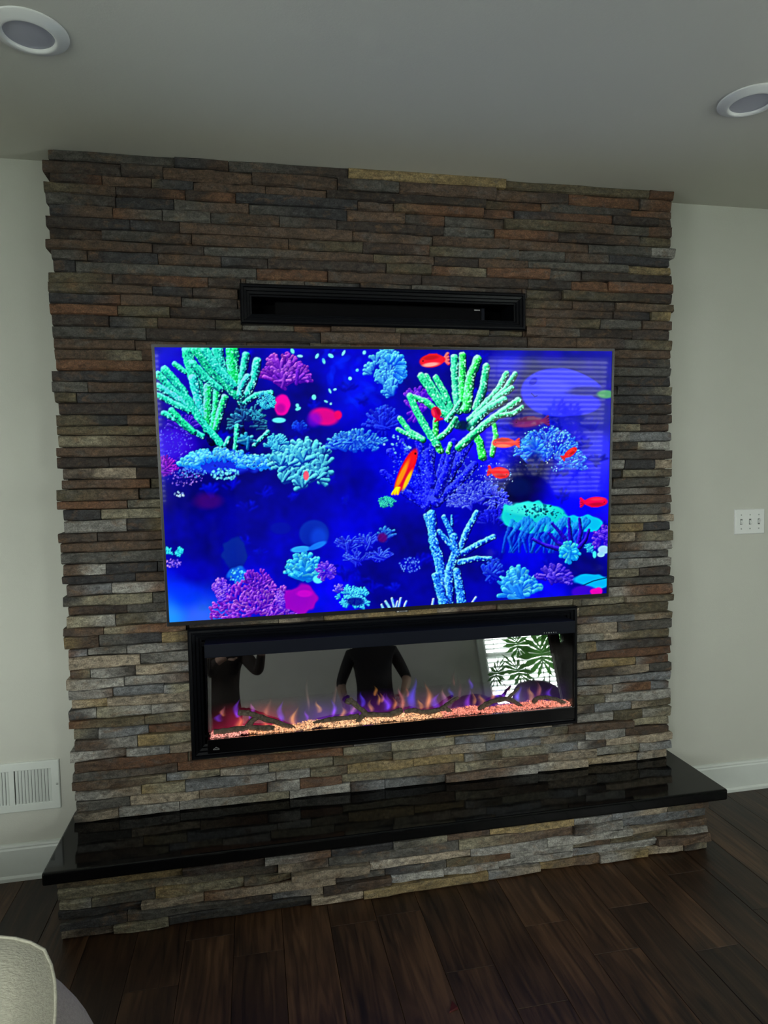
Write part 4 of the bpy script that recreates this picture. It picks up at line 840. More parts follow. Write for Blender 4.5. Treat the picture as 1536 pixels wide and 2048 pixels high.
for f, x, yb_, yt, w_, col, top, k in [
 (c3,420,850,735,45,BLUE,VIOLET,1.3),(c3,430,930,840,60,ORANGE,RED,1.3),(c3,320,840,790,40,ORANGE,PINK,.7),(c3,525,820,760,35,VIOLET,PINK,1.1),(c3,640,850,720,60,(.35,.12,.06),(.3,.1,.06),.8),(c3,745,880,745,50,BLUE,VIOLET,1.2),
 (c3,835,930,790,60,ORANGE,AMBER,1.3),(c3,925,870,810,40,VIOLET,VIOLET,.8),(c3,1015,815,745,45,AMBER,AMBER,.9),(c3,1122,845,735,45,VIOLET,BLUE,1.3),(c3,1185,870,790,55,ORANGE,AMBER,1.2),(c3,1260,830,775,60,VIOLET,ORANGE,1.1),
 (c3,940,800,550,30,(.18,.10,.08),(.12,.08,.07),.7),(c3,1130,760,590,30,(.2,.08,.06),(.14,.07,.06),.6),(c3,1335,770,680,40,BLUE,BLUE,1.2),(c3,1400,810,740,40,ORANGE,AMBER,.8),(c3,1430,690,640,30,ORANGE,AMBER,.7),(c3,1455,760,690,30,ORANGE,AMBER,.7),(c3,1520,790,690,50,BLUE,VIOLET,1.0),
 (c3,290,880,830,60,BLUE,VIOLET,.6),(c3,640,920,880,60,ORANGE,RED,1.0),(c3,510,890,840,30,BLUE,BLUE,1.0),
 (c4,45,800,690,60,BLUE,VIOLET,1.1),(c4,105,790,720,40,ORANGE,ORANGE,.8),(c4,160,790,640,50,ORANGE,PINK,.7),(c4,245,790,580,70,BLUE,BLUE,1.3),(c4,300,790,730,40,ORANGE,AMBER,1.0),(c4,350,790,610,60,ORANGE,(.6,.2,.08),1.2),(c4,410,780,690,70,BLUE,VIOLET,1.2),
 (c4,470,770,650,50,VIOLET,AMBER,.9),(c4,520,700,640,50,BLUE,BLUE,.4),(c4,580,720,560,30,(.2,.05,.06),(.2,.06,.06),.6),(c4,650,790,660,50,VIOLET,VIOLET,1.1),(c4,665,640,570,40,BLUE,VIOLET,.6),(c4,690,760,680,30,ORANGE,AMBER,.8),
 (c4,740,760,690,60,ORANGE,AMBER,.7),(c4,825,720,640,40,ORANGE,ORANGE,.9),(c4,865,700,640,60,BLUE,VIOLET,1.2),(c4,905,700,660,40,VIOLET,BLUE,1.0),(c4,1010,730,640,50,BLUE,BLUE,1.2),(c4,1100,730,640,50,AMBER,AMBER,1.0),(c4,1160,710,600,40,ORANGE,PINK,.6),(c4,1240,710,640,50,BLUE,VIOLET,.9),
 (c4,15,740,690,30,ORANGE,ORANGE,.7),(c4,200,700,640,30,ORANGE,RED,.4),(c4,540,620,520,24,(.2,.05,.05),(.15,.05,.05),.6),(c4,960,690,640,40,ORANGE,AMBER,.5)]:
    a = f(x, yb_); b_ = f(x, yt); flame(a[0], a[1], b_[1], w_ / 3.657, col, top, k)
# ember bed: glowing crystal chips on a tray
MB().add([(gx0, YF + 0.010, GZ0 - 0.02), (gx1, YF + 0.010, GZ0 - 0.02), (gx1, MY - 0.002, GZ0 - 0.02), (gx0, MY - 0.002, GZ0 - 0.02), (gx0, YF + 0.010, GZ0 - 0.004), (gx1, YF + 0.010, GZ0 - 0.004), (gx1, MY - 0.002, GZ0 + 0.008), (gx0, MY - 0.002, GZ0 + 0.008)],
         [(0,3,2,1), (4,5,6,7), (0,1,5,4), (1,2,6,5), (2,3,7,6), (3,0,4,7)]).build('ember_tray', DEEP, fp)
EMBER = bpy.data.materials.new('ember_crystal'); EMBER.use_nodes = True; nt = EMBER.node_tree; b = nt.nodes['Principled BSDF']
an = nt.nodes.new('ShaderNodeAttribute'); an.attribute_name = 'col'; nt.links.new(an.outputs['Color'], b.inputs['Emission Color']); b.inputs['Emission Strength'].default_value = 1.0
b.inputs['Base Color'].default_value = (0.35, 0.22, 0.18, 1); b.inputs['Roughness'].default_value = 0.25
def bed_z(x, y): return GZ0 - 0.001 + (y - YF) * 0.26 + 0.0035 * math.sin(x * 23 + 1) + 0.0025 * math.sin(x * 51 + y * 40)
em = MB()
for _ in range(6500):
    x = rf.uniform(gx0 + 0.006, gx1 - 0.006); y = rf.uniform(YF + 0.014, MY - 0.003); r = rf.uniform(0.0020, 0.0045)
    z = bed_z(x, y) + rf.uniform(-0.003, 0.003)
    t = (x - gx0) / (gx1 - gx0); heat = 0.5 + 0.5 * math.sin(x * 6.3 + 2.2)
    base = [1.0, 0.36 + 0.16 * heat, 0.14 + 0.10 * heat] if t < 0.62 else [1.0, 0.20 + 0.08 * heat, 0.13 + 0.05 * heat]
    if t < 0.10: base = [1.0, 0.30, 0.25]
    g = rf.choice((0.12, 0.3, 0.6, 0.85, 1.0, 1.3)); wp = rf.uniform(0, .28) ** 1.5; col = (base[0] * g, (base[1] + wp) * g, (base[2] + wp * .9) * g, 1)
    ax = Vector((rf.uniform(-1, 1), rf.uniform(-1, 1), rf.uniform(-1, 1))).normalized(); q = Matrix.Rotation(rf.uniform(0, 6), 3, ax)
    vs = [Vector((x, y, z)) + q @ Vector(p) * r for p in ((1,0,-.5), (-.6,.9,-.4), (-.6,-.9,-.5), (.2,0,1.0), (.7,.8,.4))]
    em.add(vs, [(0,1,2), (0,3,4), (1,4,3), (2,3,0), (1,3,2), (0,4,1)], 0, [col] * 5)
eo = em.build('ember_crystals', EMBER, fp, fix=False); eo['kind'] = 'stuff'
# driftwood pieces lying on the embers
def log(label, branches, yo=-0.080):
    root = thing('driftwood_log', label, 'log', (0, 0, 0), 'driftwood pieces on the embers')
    first = at_y(*branches[0][0][0], yo); root.location = tuple(first); WORLD[root.name] = tuple(first)
    for bi, (pts, r0, r1) in enumerate(branches):
        W = []; m = len(pts)
        for i, p in enumerate(pts):
            q = at_y(p[0], p[1], yo + rf.uniform(-0.003, 0.003)); W.append(Vector(q))
        fine = []; rad = []
        for i in range(m - 1):
            for j in range(4):
                t = j / 4; fine.append(W[i].lerp(W[i + 1], t) + Vector((0, rf.uniform(-.001, .001), rf.uniform(-.0012, .0012)))); u = (i + t) / (m - 1); rad.append(1.55 * (r0 + (r1 - r0) * u) * rf.uniform(.88, 1.12))
        fine.append(W[-1]); rad.append(r1 * 1.2)
        MB().tube(fine, rad, 9, 0, .16, rf).build('trunk' if bi == 0 else 'branch', BARK, root, smooth=True)
log('forked grey driftwood at the far left end of the embers', [([c3(248, 968), c3(380, 952), c3(520, 935), c3(690, 938)], .0062, .0075), ([c3(425, 822), c3(500, 826), c3(570, 850), c3(690, 890), c3(848, 944)], .0070, .0055), ([c3(490, 925), c3(530, 880), c3(575, 850)], .0062, .0065)])
log('thin low driftwood stick between the left fork and the raised fork', [([c3(975, 905), c3(1050, 885), c3(1130, 868), c3(1230, 862), c3(1310, 845)], .0050, .0060)])
log('driftwood with a fork raised above the middle of the embers', [([c3(1215, 738), c3(1262, 748), c3(1325, 800), c3(1370, 838), c3(1536, 842), c4(60, 842), c4(165, 805)], .0062, .0072), ([c3(1350, 828), c3(1305, 880), c3(1255, 922)], .0062, .0042), ([c3(1222, 738), c3(1262, 722)], .0055, .0045)], -0.082)
log('curved driftwood branch right of the raised fork, in front of blue flames', [([c4(180, 815), c4(240, 806), c4(300, 818), c4(400, 812), c4(480, 790), c4(530, 832)], .0055, .0055), ([c4(440, 802), c4(500, 755), c4(575, 712)], .0050, .0036)])
log('arched driftwood with an upright twig over the pink embers', [([c4(718, 812), c4(770, 762), c4(850, 735), c4(935, 722), c4(985, 745), c4(1045, 785), c4(1105, 795)], .0066, .0046), ([c4(930, 724), c4(975, 680), c4(1018, 640)], .0050, .0026)])
log('small arched driftwood at the far right end of the embers', [([c4(1118, 752), c4(1150, 718), c4(1215, 712), c4(1290, 728), c4(1370, 765)], .0058, .0046)])

# ------------------------------------------------------------------ ceiling lights
def downlight(c, label):
    t = thing('recessed_light', label, 'ceiling light', (c[0], c[1], CEIL), 'recessed ceiling lights')
    MB().lathe([(0.0915, 0.0), (0.0915, -0.002), (0.089, -0.0045), (0.080, -0.0085), (0.070, -0.0125), (0.064, -0.0145), (0.0605, -0.0140), (0.0585, -0.0115), (0.0575, -0.0060)], (c[0], c[1], CEIL - 0.0005), 64).build('trim_ring', PLASTIC, t, smooth=True)
    MB().lathe([(0.0580, -0.0062), (0.045, -0.0072), (0.025, -0.0078), (0.0001, -0.0080)], (c[0], c[1], CEIL - 0.0005), 48).build('lens', LENS, t, smooth=True)
downlight((-0.972, -0.607), 'unlit recessed ceiling light above the left end of the stone wall')
downlight((1.034, -0.626), 'unlit recessed ceiling light above the right end of the stone wall')

# ------------------------------------------------------------------ wall register and switch plate
yw = WALL_Y
v = thing('wall_vent', 'white metal wall register with upright louvres left of the fireplace', 'vent', (-1.36, yw, 0.336))
vx0, vx1, vz0, vz1 = -1.535, -1.181, 0.2465, 0.4265
f = MB(); f.frame(vx0, vx1, vz0, vz1, [(0, 0), (0, 0.006), (0.003, 0.009), (0.0275, 0.009), (0.029, 0.0075), (0.029, 0.0)], yw)
f.box(-1.349, -1.332, yw - 0.009, yw, vz0 + 0.027, vz1 - 0.027); f.build('frame', WHITE, v)
MB().box(vx0 + 0.02, vx1 - 0.02, yw - 0.0015, yw - 0.0005, vz0 + 0.02, vz1 - 0.02).build('duct_shade_sheet', mat('duct_shadow_metal', (0.05, 0.05, 0.05, 1), .7, .3, vary=(20, .1)), v)  # flat dark sheet, its colour stands for the shade inside the duct
lm_ = MB(); a = math.radians(50)
hw_, th = 0.0058, 0.0005
lm_.add([(-hw_*math.cos(a), -hw_*math.sin(a)*.7, 0), (hw_*math.cos(a), hw_*math.sin(a)*.55, 0), (hw_*math.cos(a)+th, hw_*math.sin(a)*.55, 0), (-hw_*math.cos(a)+th, -hw_*math.sin(a)*.7, 0),
         (-hw_*math.cos(a), -hw_*math.sin(a)*.7, .124), (hw_*math.cos(a), hw_*math.sin(a)*.55, .124), (hw_*math.cos(a)+th, hw_*math.sin(a)*.55, .124), (-hw_*math.cos(a)+th, -hw_*math.sin(a)*.7, .124)],
        [(0,1,5,4), (1,2,6,5), (2,3,7,6), (3,0,4,7)])
lme = lm_.mesh('louvre'); lme.materials.append(WHITE)
for (xa, xb) in ((-1.329, -1.212), (-1.505, -1.352)):
    n = round((xb - xa) / 0.0110)
    for k in range(n):
        o = bpy.data.objects.new('louvre', lme); COL.objects.link(o); o.location = (xa + 0.005 + k * (xb - xa - 0.008) / (n - 1), yw - 0.0055, vz0 + 0.028); attach(o, v)
MB().lathe([(0.0001, -0.0022), (0.003, -0.0018), (0.0038, 0)], (-1.190, yw - 0.009, 0.338), 14, 'y').build('screw', SCREW, v, smooth=True)

s = thing('light_switch_plate', 'white three-gang toggle switch plate on the right wall', 'light switch', (1.654, yw, 1.196))
px0, px1, pz0, pz1 = 1.5795, 1.7285, 1.140, 1.250
MB().frame(px0, px1, pz0, pz1, [(0, 0), (0.0005, 0.003), (0.0045, 0.0062), (0.008, 0.0062), (0.054, 0.0060)], yw).build('plate', PLASTIC, s, bevel=0.001)
MB().box(px0 + 0.05, px1 - 0.05, yw - 0.0060, yw - 0.002, pz0 + 0.05, pz1 - 0.05).build('plate_centre', PLASTIC, s)
for i, up in enumerate((0, 0, 1)):
    x = 1.654 + (i - 1) * 0.0435
    MB().box(x - 0.0052, x + 0.0052, yw - 0.0066, yw - 0.0058, 1.195 - 0.0125, 1.195 + 0.0125).build('toggle_slot', mat('slot_grey', (0.16, 0.165, 0.16, 1), .6, .3, vary=(50, .05)), s)
    sg = 1 if up else -1
    tg = MB(); tg.add([(x-.0042, yw-.006, 1.195-.0075), (x+.0042, yw-.006, 1.195-.0075), (x+.0042, yw-.006, 1.195+.0075), (x-.0042, yw-.006, 1.195+.0075),
                       (x-.0034, yw-.0175, 1.195+sg*.0095-.0035), (x+.0034, yw-.0175, 1.195+sg*.0095-.0035), (x+.0034, yw-.0175, 1.195+sg*.0095+.0035), (x-.0034, yw-.0175, 1.195+sg*.0095+.0035)],
                      [(0,3,2,1), (4,5,6,7), (0,1,5,4), (1,2,6,5), (2,3,7,6), (3,0,4,7)])
    tg.build('toggle', PLASTIC, s, bevel=0.0008)
    for dz in (-0.030, 0.030): MB().lathe([(0.0001, -0.0016), (0.0026, -0.0012), (0.0032, 0)], (x, yw - 0.0061, 1.195 + dz), 12, 'y').build('screw', SCREW, s, smooth=True)

# ------------------------------------------------------------------ sofa corner and pillow
def cushion(c, size, p=4.0, n=28, m=18, squash=None):
    """closed superellipsoid, c centre, size half-extents"""
    vs = []; fs = []
    sg = lambda t, e: math.copysign(abs(t) ** e, t)
    for j in range(m + 1):
        ph = -math.pi/2 + math.pi * j / m
        for i in range(n):
            th_ = 2 * math.pi * i / n; cp, sp = sg(math.cos(ph), 2/p), sg(math.sin(ph), 2/p); ct, st_ = sg(math.cos(th_), 2/p), sg(math.sin(th_), 2/p)
            x, y, z = size[0] * cp * ct, size[1] * cp * st_, size[2] * sp
            if squash: x, y, z = squash(x, y, z)
            vs.append((c[0] + x, c[1] + y, c[2] + z))
    for j in range(m):
        for i in range(n): fs.append((j*n + i, j*n + (i+1) % n, (j+1)*n + (i+1) % n, (j+1)*n + i))
    return MB().add(vs, fs)
sofa = thing('sofa', 'pale beige chenille sofa with a rounded arm, cut off at the lower left corner', 'sofa', (-1.30, -1.70, 0))
cushion((-1.115, -1.33, 0.36), (0.392, 0.17, 0.345), 2.4, 56, 36).build('arm', SOFA, sofa, smooth=True)
cushion((-1.16, -1.86, 0.30), (0.40, 0.37, 0.125), 5).build('seat_cushion', SOFA, sofa, smooth=True)
cushion((-1.68, -1.75, 0.42), (0.15, 0.55, 0.38), 4).build('backrest', SOFA, sofa, smooth=True)
MB().box(-1.78, -0.80, -2.22, -1.26, 0.06, 0.20).build('base', SOFA, sofa, bevel=0.03, seg=3)
for x in (-1.72, -0.88):
    for y in (-2.16, -1.34): MB().tube([(x, y, 0.0), (x, y, 0.08)], [0.018, 0.026], 10).build('leg', BARK, sofa)
def puff(x, y, z): return x, y, z
pil = thing('throw_pillow', 'ribbed cream throw pillow leaning on the rounded sofa arm', 'pillow', (-0.99, -1.68, 0.43))
NP = 22; vs = []; fs = []
PA, PB, PT = 0.235, 0.215, 0.075           # half width, half height, half thickness
for side in (1, -1):
    for j in range(NP + 1):
        for i in range(NP + 1):
            u, v_ = i / NP * 2 - 1, j / NP * 2 - 1
            pin = 1 - 0.06 * (1 - abs(u) ** 2) if abs(v_) > .9 else 1
            h = PT * max(0, (1 - u ** 4) * (1 - v_ ** 4)) ** 0.6 * side
            vs.append((u * math.sqrt(1 - .20 * v_ ** 6) * PA, h, v_ * math.sqrt(1 - .20 * u ** 6) * PB))
n1 = NP + 1
for sd in (0, 1):
    for j in range(NP):
        for i in range(NP):
            q = sd * n1 * n1 + j * n1 + i; fs.append((q, q + 1, q + n1 + 1, q + n1) if sd == 0 else (q, q + n1, q + n1 + 1, q + 1))
Mp = Matrix.Translation((-0.968, -1.600, 0.646)) @ Matrix.Rotation(math.radians(-4), 4, 'Z') @ Matrix.Rotation(math.radians(-30), 4, 'X')
pv = [tuple(Mp @ Vector(q)) for q in vs]
po = MB().add(pv, fs).build('cover', FABRIC, pil, smooth=True)
edge = [(-1,-1)] + [(-1 + k/11, -1) for k in range(1, 23)] + [(1, -1 + k/11) for k in range(1, 23)] + [(1 - k/11, 1) for k in range(1, 23)] + [(-1, 1 - k/11) for k in range(1, 23)]
MB().tube([Mp @ Vector((u * math.sqrt(1 - .20 * v_ ** 6) * PA, 0, v_ * math.sqrt(1 - .20 * u ** 6) * PB)) for u, v_ in edge], 0.0022, 8).build('piping', FABRIC, pil, smooth=True)

# a small dark red scrap lying on the boards
q = at_z(904, 2017, 0.0)
sc_ = MB().add([(q[0]-.012, q[1]-.014, .0006), (q[0]+.016, q[1]-.006, .0006), (q[0]+.008, q[1]+.026, .0006), (q[0]-.010, q[1]-.012, .004), (q[0]+.014, q[1]-.005, .006), (q[0]+.007, q[1]+.023, .002)], [(0,2,1), (3,4,5), (0,1,4,3), (1,2,5,4), (2,0,3,5)])
tag(sc_.build('scrap', mat('dark_red_scrap', (0.055, 0.006, 0.006, 1), .6, .3, vary=(60, .2))), 'tiny dark red scrap on the wooden floor in front of the hearth', 'scrap')

# ------------------------------------------------------------------ what the fireplace mirror shows from behind the camera
CHAIRW = mat('dark_chair_leather', (0.030, 0.020, 0.017, 1), 0.35, 0.5, bump=(120, .1), vary=(20, .2))
def chair(loc, top, wd, label, rz=0.0):
    t = thing('dining_chair', label, 'chair', loc, 'dark chairs by the rear window'); X, Y, _ = loc
    n = 14; vs = []; fs = []
    for k in range(n + 1):
        a_ = math.radians(-75 + 150 * k / n); cx_, cy_ = math.sin(a_) * wd / 2, -math.cos(a_) * 0.16
        zt = top - 0.16 * (abs(k - n / 2) / (n / 2)) ** 2.2
        for (dz, th_) in ((0.46, 0), (zt - 0.02, 0), (zt, 0.012), (zt - 0.02, 0.03), (0.46, 0.03)):
            s_ = 1 - th_ / (wd / 2); vs.append((X + cx_ * s_, Y - 0.05 + cy_ * s_, dz))
    for k in range(n):
        for j in range(4): fs.append((k*5 + j, (k+1)*5 + j, (k+1)*5 + j + 1, k*5 + j + 1))
    MB().add(vs, fs).build('backrest', CHAIRW, t, smooth=True)
    cushion((X, Y, 0.455), (wd / 2 - 0.02, 0.22, 0.045), 4).build('seat', CHAIRW, t, smooth=True)
    for sx_ in (-1, 1):
        for sy_ in (-1, 1): MB().tube([(X + sx_*wd*.40, Y + sy_*.19, 0.0), (X + sx_*wd*.33, Y + sy_*.15, 0.43)], [.014, .020], 8).build('leg', CHAIRW, t)
chair((1.83, -2.86, 0), 1.05, 0.50, 'dark round-backed chair nearest the monstera, mirrored in the fireplace')
chair((1.42, -3.30, 0), 1.03, 0.50, 'dark round-backed chair standing farthest back by the rear wall')
chair((1.22, -2.72, 0), 0.95, 0.46, 'dark round-backed chair nearest the standing person in the dark shirt')

LEAF = translucent('monstera_leaf', (0.045, 0.16, 0.025, 1), 0.5, (14, .3)); STEM = mat('plant_stem', (0.05, 0.10, 0.03, 1), .6, .3, vary=(30, .2))
POT = mat('plant_pot_glaze', (0.35, 0.34, 0.31, 1), .4, .5, vary=(30, .1)); SOIL = mat('soil', (0.02, 0.014, 0.01, 1), .95, .1, bump=(90, 1), vary=(60, .4))
rl = random.Random(4)
def monstera_leaf(center, size, yaw, pitch, roll):
    """heart-shaped blade cut into fingers"""
    vs = [(0, 0, 0)]; fs = []; half = []
    nf = 7
    def rim(t): return 0.62 + 0.38 * math.cos(t - math.pi / 2 + math.pi) if False else 1.0
    mb = MB()
    for s_ in (-1, 1):
        for k in range(nf):
            a0 = math.radians(-75 + 160 * k / nf); a1 = math.radians(-75 + 160 * (k + 0.72) / nf); am = (a0 + a1) / 2
            L = size * (0.62 + 0.30 * math.sin((k + .5) / nf * math.pi) + (0.22 if k >= nf - 1 else 0))
            b0 = size * 0.9 * (k / nf - 0.35) * 0.6; b1 = size * 0.9 * ((k + 1) / nf - 0.35) * 0.6
            P_ = [(0, b0), (0, b1), (s_ * math.cos(a1) * L * .62, b1 + math.sin(a1) * L * .55), (s_ * math.cos(am) * L, (b0 + b1) / 2 + math.sin(am) * L * .85), (s_ * math.cos(a0) * L * .62, b0 + math.sin(a0) * L * .55)]
            mb.add([(p[0], p[1], 0.10 * size * math.cos(p[0] / size * 1.6) - 0.15 * p[1] ** 2 / size) for p in P_], [(0, 1, 2, 3, 4)] if s_ < 0 else [(4, 3, 2, 1, 0)])
    Mx = Matrix.Translation(center) @ Matrix.Rotation(yaw, 4, 'Z') @ Matrix.Rotation(pitch, 4, 'X') @ Matrix.Rotation(roll, 4, 'Y')
    mb.v = [tuple(Mx @ Vector(q)) for q in mb.v]; return mb
pl = thing('potted_monstera', 'large potted monstera with split leaves in front of the rear window blind', 'plant', (2.08, -3.42, 0))
pl_pot = MB().lathe([(0.0001, 0), (0.13, 0), (0.17, 0.30), (0.18, 0.32), (0.165, 0.32), (0.15, 0.28), (0.0001, 0.28)], (2.08, -3.42, 0), 28).build('pot', POT, pl, smooth=True)
MB().lathe([(0.0001, 0.285), (0.152, 0.283)], (2.08, -3.42, 0), 20).build('soil', SOIL, pl)
for (cx_, cy_, cz_, sz, yaw, pit, rol) in [(2.07, -3.28, 1.27, .26, .3, 1.25, .1), (1.81, -3.28, 1.14, .21, .9, 1.0, .3), (1.64, -3.34, 1.15, .17, -.4, 1.1, -.2), (2.36, -3.28, 1.27, .22, -.6, 1.35, .2), (2.22, -3.38, 1.50, .22, .1, 1.2, -.4), (1.92, -3.45, 1.42, .18, .7, 1.1, .2), (2.50, -3.36, 1.06, .20, -.9, 1.0, .1), (1.98, -3.24, 0.92, .20, .4, .9, .3), (2.42, -3.46, 1.50, .18, -.2, 1.3, .1)]:
    lf = monstera_leaf((cx_, cy_, cz_), sz, yaw, pit, rol).build('leaf', LEAF, pl, fix=False)
    MB().tube([(2.08 + (cx_ - 2.08) * .1, -3.42, 0.28), (2.08 + (cx_ - 2.08) * .45, -3.42 + (cy_ + 3.42) * .3, 0.28 + (cz_ - 0.28) * .6), (cx_, cy_ - .01, cz_)], [.010, .007, .004], 6).build('stem', STEM, lf)
fp2 = thing('potted_ficus', 'small-leaved potted plant standing right of the monstera by the window', 'plant', (2.42, -2.95, 0))
MB().lathe([(0.0001, 0), (0.09, 0), (0.12, 0.24), (0.11, 0.24), (0.10, 0.21), (0.0001, 0.21)], (2.42, -2.95, 0), 24).build('pot', POT, fp2, smooth=True)
fo = MB()
for _ in range(9):
    e = Vector((2.42 + rl.uniform(-.22, .22), -2.95 + rl.uniform(-.15, .15), rl.uniform(.85, 1.35))); p0 = Vector((2.42, -2.95, .2)); mid = p0.lerp(e, .55) + Vector((rl.uniform(-.05, .05), 0, .05))
    MB().tube([p0, mid, e], [.006, .004, .002], 5).build('stem', STEM, fp2)
    for _k in range(34):
        t = rl.uniform(.35, 1); q0 = p0.lerp(mid, t * 2) if t < .5 else mid.lerp(e, t * 2 - 1); d = Vector((rl.uniform(-1, 1), rl.uniform(-1, 1), rl.uniform(-.4, .8))).normalized(); sd_ = d.cross(Vector((0, 0, 1))).normalized() * .010; L = rl.uniform(.03, .05)
        fo.add([q0, q0 + d * L * .5 + sd_, q0 + d * L, q0 + d * L * .5 - sd_], [(0, 1, 2, 3)])
fo_ = fo.build('foliage', LEAF, fp2, fix=False); fo_['kind'] = 'stuff'

# two people standing behind the camera
SKIN = mat('skin', (0.42, 0.26, 0.19, 1), .5, .4, vary=(40, .06)); HAIR = mat('dark_hair', (0.02, 0.014, 0.01, 1), .6, .4, bump=(200, .5), vary=(80, .3))
COAT = mat('dark_brown_jacket', (0.030, 0.024, 0.022, 1), .85, .2, bump=(60, .3), vary=(25, .25)); JEANS = mat('dark_jeans', (0.014, 0.018, 0.030, 1), .9, .2, bump=(300, .2), vary=(60, .2))
SHIRT = mat('black_shirt', (0.012, 0.012, 0.015, 1), .85, .2, bump=(50, .4), vary=(25, .25)); SHOE = mat('dark_shoe', (0.01, 0.01, 0.01, 1), .5, .4, vary=(40, .1)); EYE = mat('eye', (0.02, 0.02, 0.02, 1), .1, .5, vary=(90, .05))
def mathutils_dist(c, a_, b_):
    d = (b_ - a_).normalized(); v_ = c - a_; t = max(0, v_.dot(d)); return (v_ - d * t).length
def person(label, base, yaw, arms, top_mat, sleeve_end):
    """arms: for each side (shoulder, elbow, wrist, knuckle) in world space"""
    t = thing('person', label, 'person', base); bx, by, _ = base
    ca, sa = math.cos(yaw), math.sin(yaw); Wp = lambda x, y, z: Vector((bx + x*ca - y*sa, by + x*sa + y*ca, z))
    V_ = []; E_ = []; Rr = []
    def node(p, r, par=None):
        V_.append(p); Rr.append(r); i = len(V_) - 1
        if par is not None: E_.append((par, i))
        return i
    pel = node(Wp(0, 0, .96), (.165, .125)); wa = node(Wp(0, 0, 1.10), (.160, .115), pel); ch = node(Wp(0, .01, 1.28), (.175, .120), wa); up = node(Wp(0, 0, 1.41), (.150, .095), ch); nk = node(Wp(0, .01, 1.50), (.058, .058), up)
    hd = node(Wp(0, .03, 1.585), (.078, .092), nk); node(Wp(0, .02, 1.70), (.072, .085), hd)
    for s_, (el, wr, kn) in zip((-1, 1), arms):
        sh = node(Wp(s_ * .185, 0, 1.41), (.062, .065), up); e1 = node(Vector(el), (.046, .046), sh); w1 = node(Vector(wr), (.032, .028), e1); node(Vector(kn), (.040, .018), w1)
    for s_ in (-1, 1):
        hp = node(Wp(s_ * .095, 0, .88), (.095, .10), pel); kn_ = node(Wp(s_ * .105, .02, .50), (.062, .066), hp); an_ = node(Wp(s_ * .11, -.02, .09), (.044, .046), kn_); node(Wp(s_ * .12, .14, .045), (.045, .036), an_)
    me_ = bpy.data.meshes.new('figure'); me_.from_pydata([tuple(p) for p in V_], E_, [])
    ob = bpy.data.objects.new('tmp_figure', me_); COL.objects.link(ob); sk = ob.modifiers.new('skin', 'SKIN'); sk.use_smooth_shade = True
    for i, d in enumerate(me_.skin_vertices[0].data): d.radius = Rr[i]; d.use_root = (i == 0)
    ob.modifiers.new('sub', 'SUBSURF').levels = 3
    bpy.context.view_layer.update(); dg = bpy.context.evaluated_depsgraph_get(); bm_ = bpy.data.meshes.new_from_object(ob.evaluated_get(dg)); bpy.data.objects.remove(ob)
    bm_.materials.clear(); bm_.name = 'body'
    for q in (SKIN, top_mat, JEANS, SHOE, HAIR): bm_.materials.append(q)
    wrists = [Vector(a_[1]) for a_ in arms]; elb = [Vector(a_[0]) for a_ in arms]
    for p in bm_.polygons:
        c = p.center; k = 1; p.use_smooth = True
        if c.z > 1.515: k = 4 if (c.z > 1.66 or ((c - Wp(0, .03, 1.6)).dot(Vector((-sa, ca, 0))) < -.02 and c.z > 1.56)) else 0
        for e_, w_ in zip(elb, wrists):
            cut = e_.lerp(w_, sleeve_end)
            if (c - w_).length < (e_ - w_).length * (1 - sleeve_end) + .03 and (c - cut).dot((w_ - e_).normalized()) > 0 and c.z > .7 and mathutils_dist(c, e_, w_) < .075: k = 0
        if c.z < .90 and k == 1: k = 2
        if c.z < .12: k = 3
        p.material_index = k
    body = bpy.data.objects.new('body', bm_); COL.objects.link(body); attach(body, t)
    for s_ in (-1, 1): cushion(tuple(Wp(s_ * .032, .112, 1.615)), (.011, .008, .008), 2, 10, 8).build('eye', EYE, t, smooth=True); cushion(tuple(Wp(s_ * .082, .02, 1.60)), (.010, .022, .034), 2, 10, 8).build('ear', SKIN, t, smooth=True)
    cushion(tuple(Wp(0, .128, 1.580)), (.014, .022, .026), 2, 10, 8).build('nose', SKIN, t, smooth=True); cushion(tuple(Wp(0, .112, 1.535)), (.026, .010, .007), 2, 12, 8).build('mouth', mat('lips', (.3, .12, .1, 1), .5, .4, vary=(50, .05)), t, smooth=True)
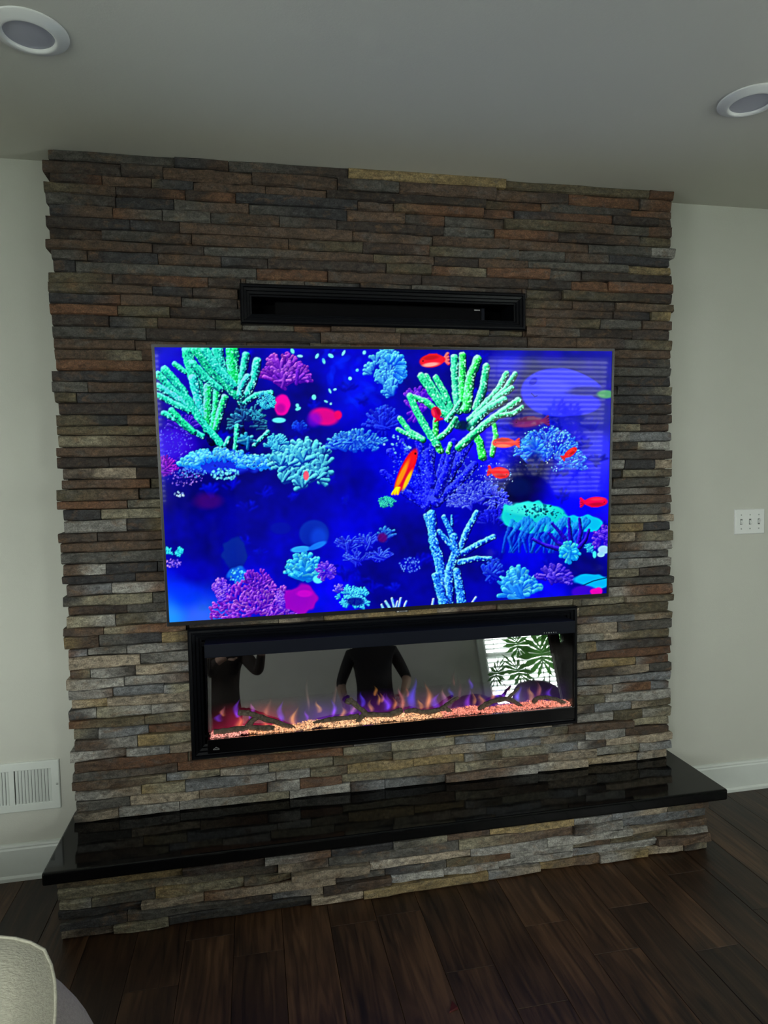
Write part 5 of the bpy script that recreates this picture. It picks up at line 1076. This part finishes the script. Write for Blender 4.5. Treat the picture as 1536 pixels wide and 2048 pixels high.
    for (el, wr, kn) in arms:
        wr, kn = Vector(wr), Vector(kn); d = (kn - wr).normalized(); sd_ = d.cross(Vector((0, 1, 0.15))).normalized(); nn = sd_.cross(d)
        for k, (o_, L) in enumerate(((-.030, .066), (-.010, .076), (.010, .070), (.029, .054))):
            p0 = kn + sd_ * o_ - d * .01; MB().tube([p0, p0 + d * L * .45 + nn * .004, p0 + d * L * .78 + nn * .016, p0 + d * L * .92 + nn * .032], [.0095, .009, .0085, .0065], 8).build('finger', SKIN, t, smooth=True)
        p0 = wr.lerp(kn, .35) - sd_ * .028; MB().tube([p0, p0 - sd_ * .026 + d * .026, p0 - sd_ * .030 + d * .055 + nn * .012], [.012, .010, .0075], 8).build('thumb', SKIN, t, smooth=True)
    return t
person('person in a dark brown jacket and jeans holding up a phone, mirrored in the fireplace', (-0.77, -2.86, 0), -0.10,
       [((-0.98, -2.66, 1.16), (-0.74, -2.53, 1.30), (-0.60, -2.50, 1.37)), ((-0.47, -2.70, 1.22), (-0.44, -2.545, 1.34), (-0.455, -2.505, 1.385))], COAT, 0.92)
person('person in a dark short-sleeved shirt, mirrored in the middle of the fireplace', (0.50, -3.25, 0), 0.12,
       [((0.21, -3.27, 1.17), (0.24, -3.15, 0.93), (0.245, -3.12, 0.85)), ((0.785, -3.22, 1.17), (0.70, -3.06, 1.02), (0.66, -3.0, 0.96))], SHIRT, 0.10)
ph = thing('smartphone', 'black smartphone held upright by the person in the brown jacket', 'phone', (-0.475, -2.475, 1.36))
Mh = Matrix.Translation((-0.478, -2.478, 1.405)) @ Matrix.Rotation(-0.19, 4, 'Z') @ Matrix.Rotation(-0.05, 4, 'X')
pb = MB().box(-.038, .038, -.004, .004, -.080, .080); pb.v = [tuple(Mh @ Vector(q)) for q in pb.v]; pb.build('case', BLACK, ph, bevel=.003)
pc = MB().box(-.034, .034, -.0046, -.004, -.074, .074); pc.v = [tuple(Mh @ Vector(q)) for q in pc.v]; pc.build('display', BLACKGLASS, ph)
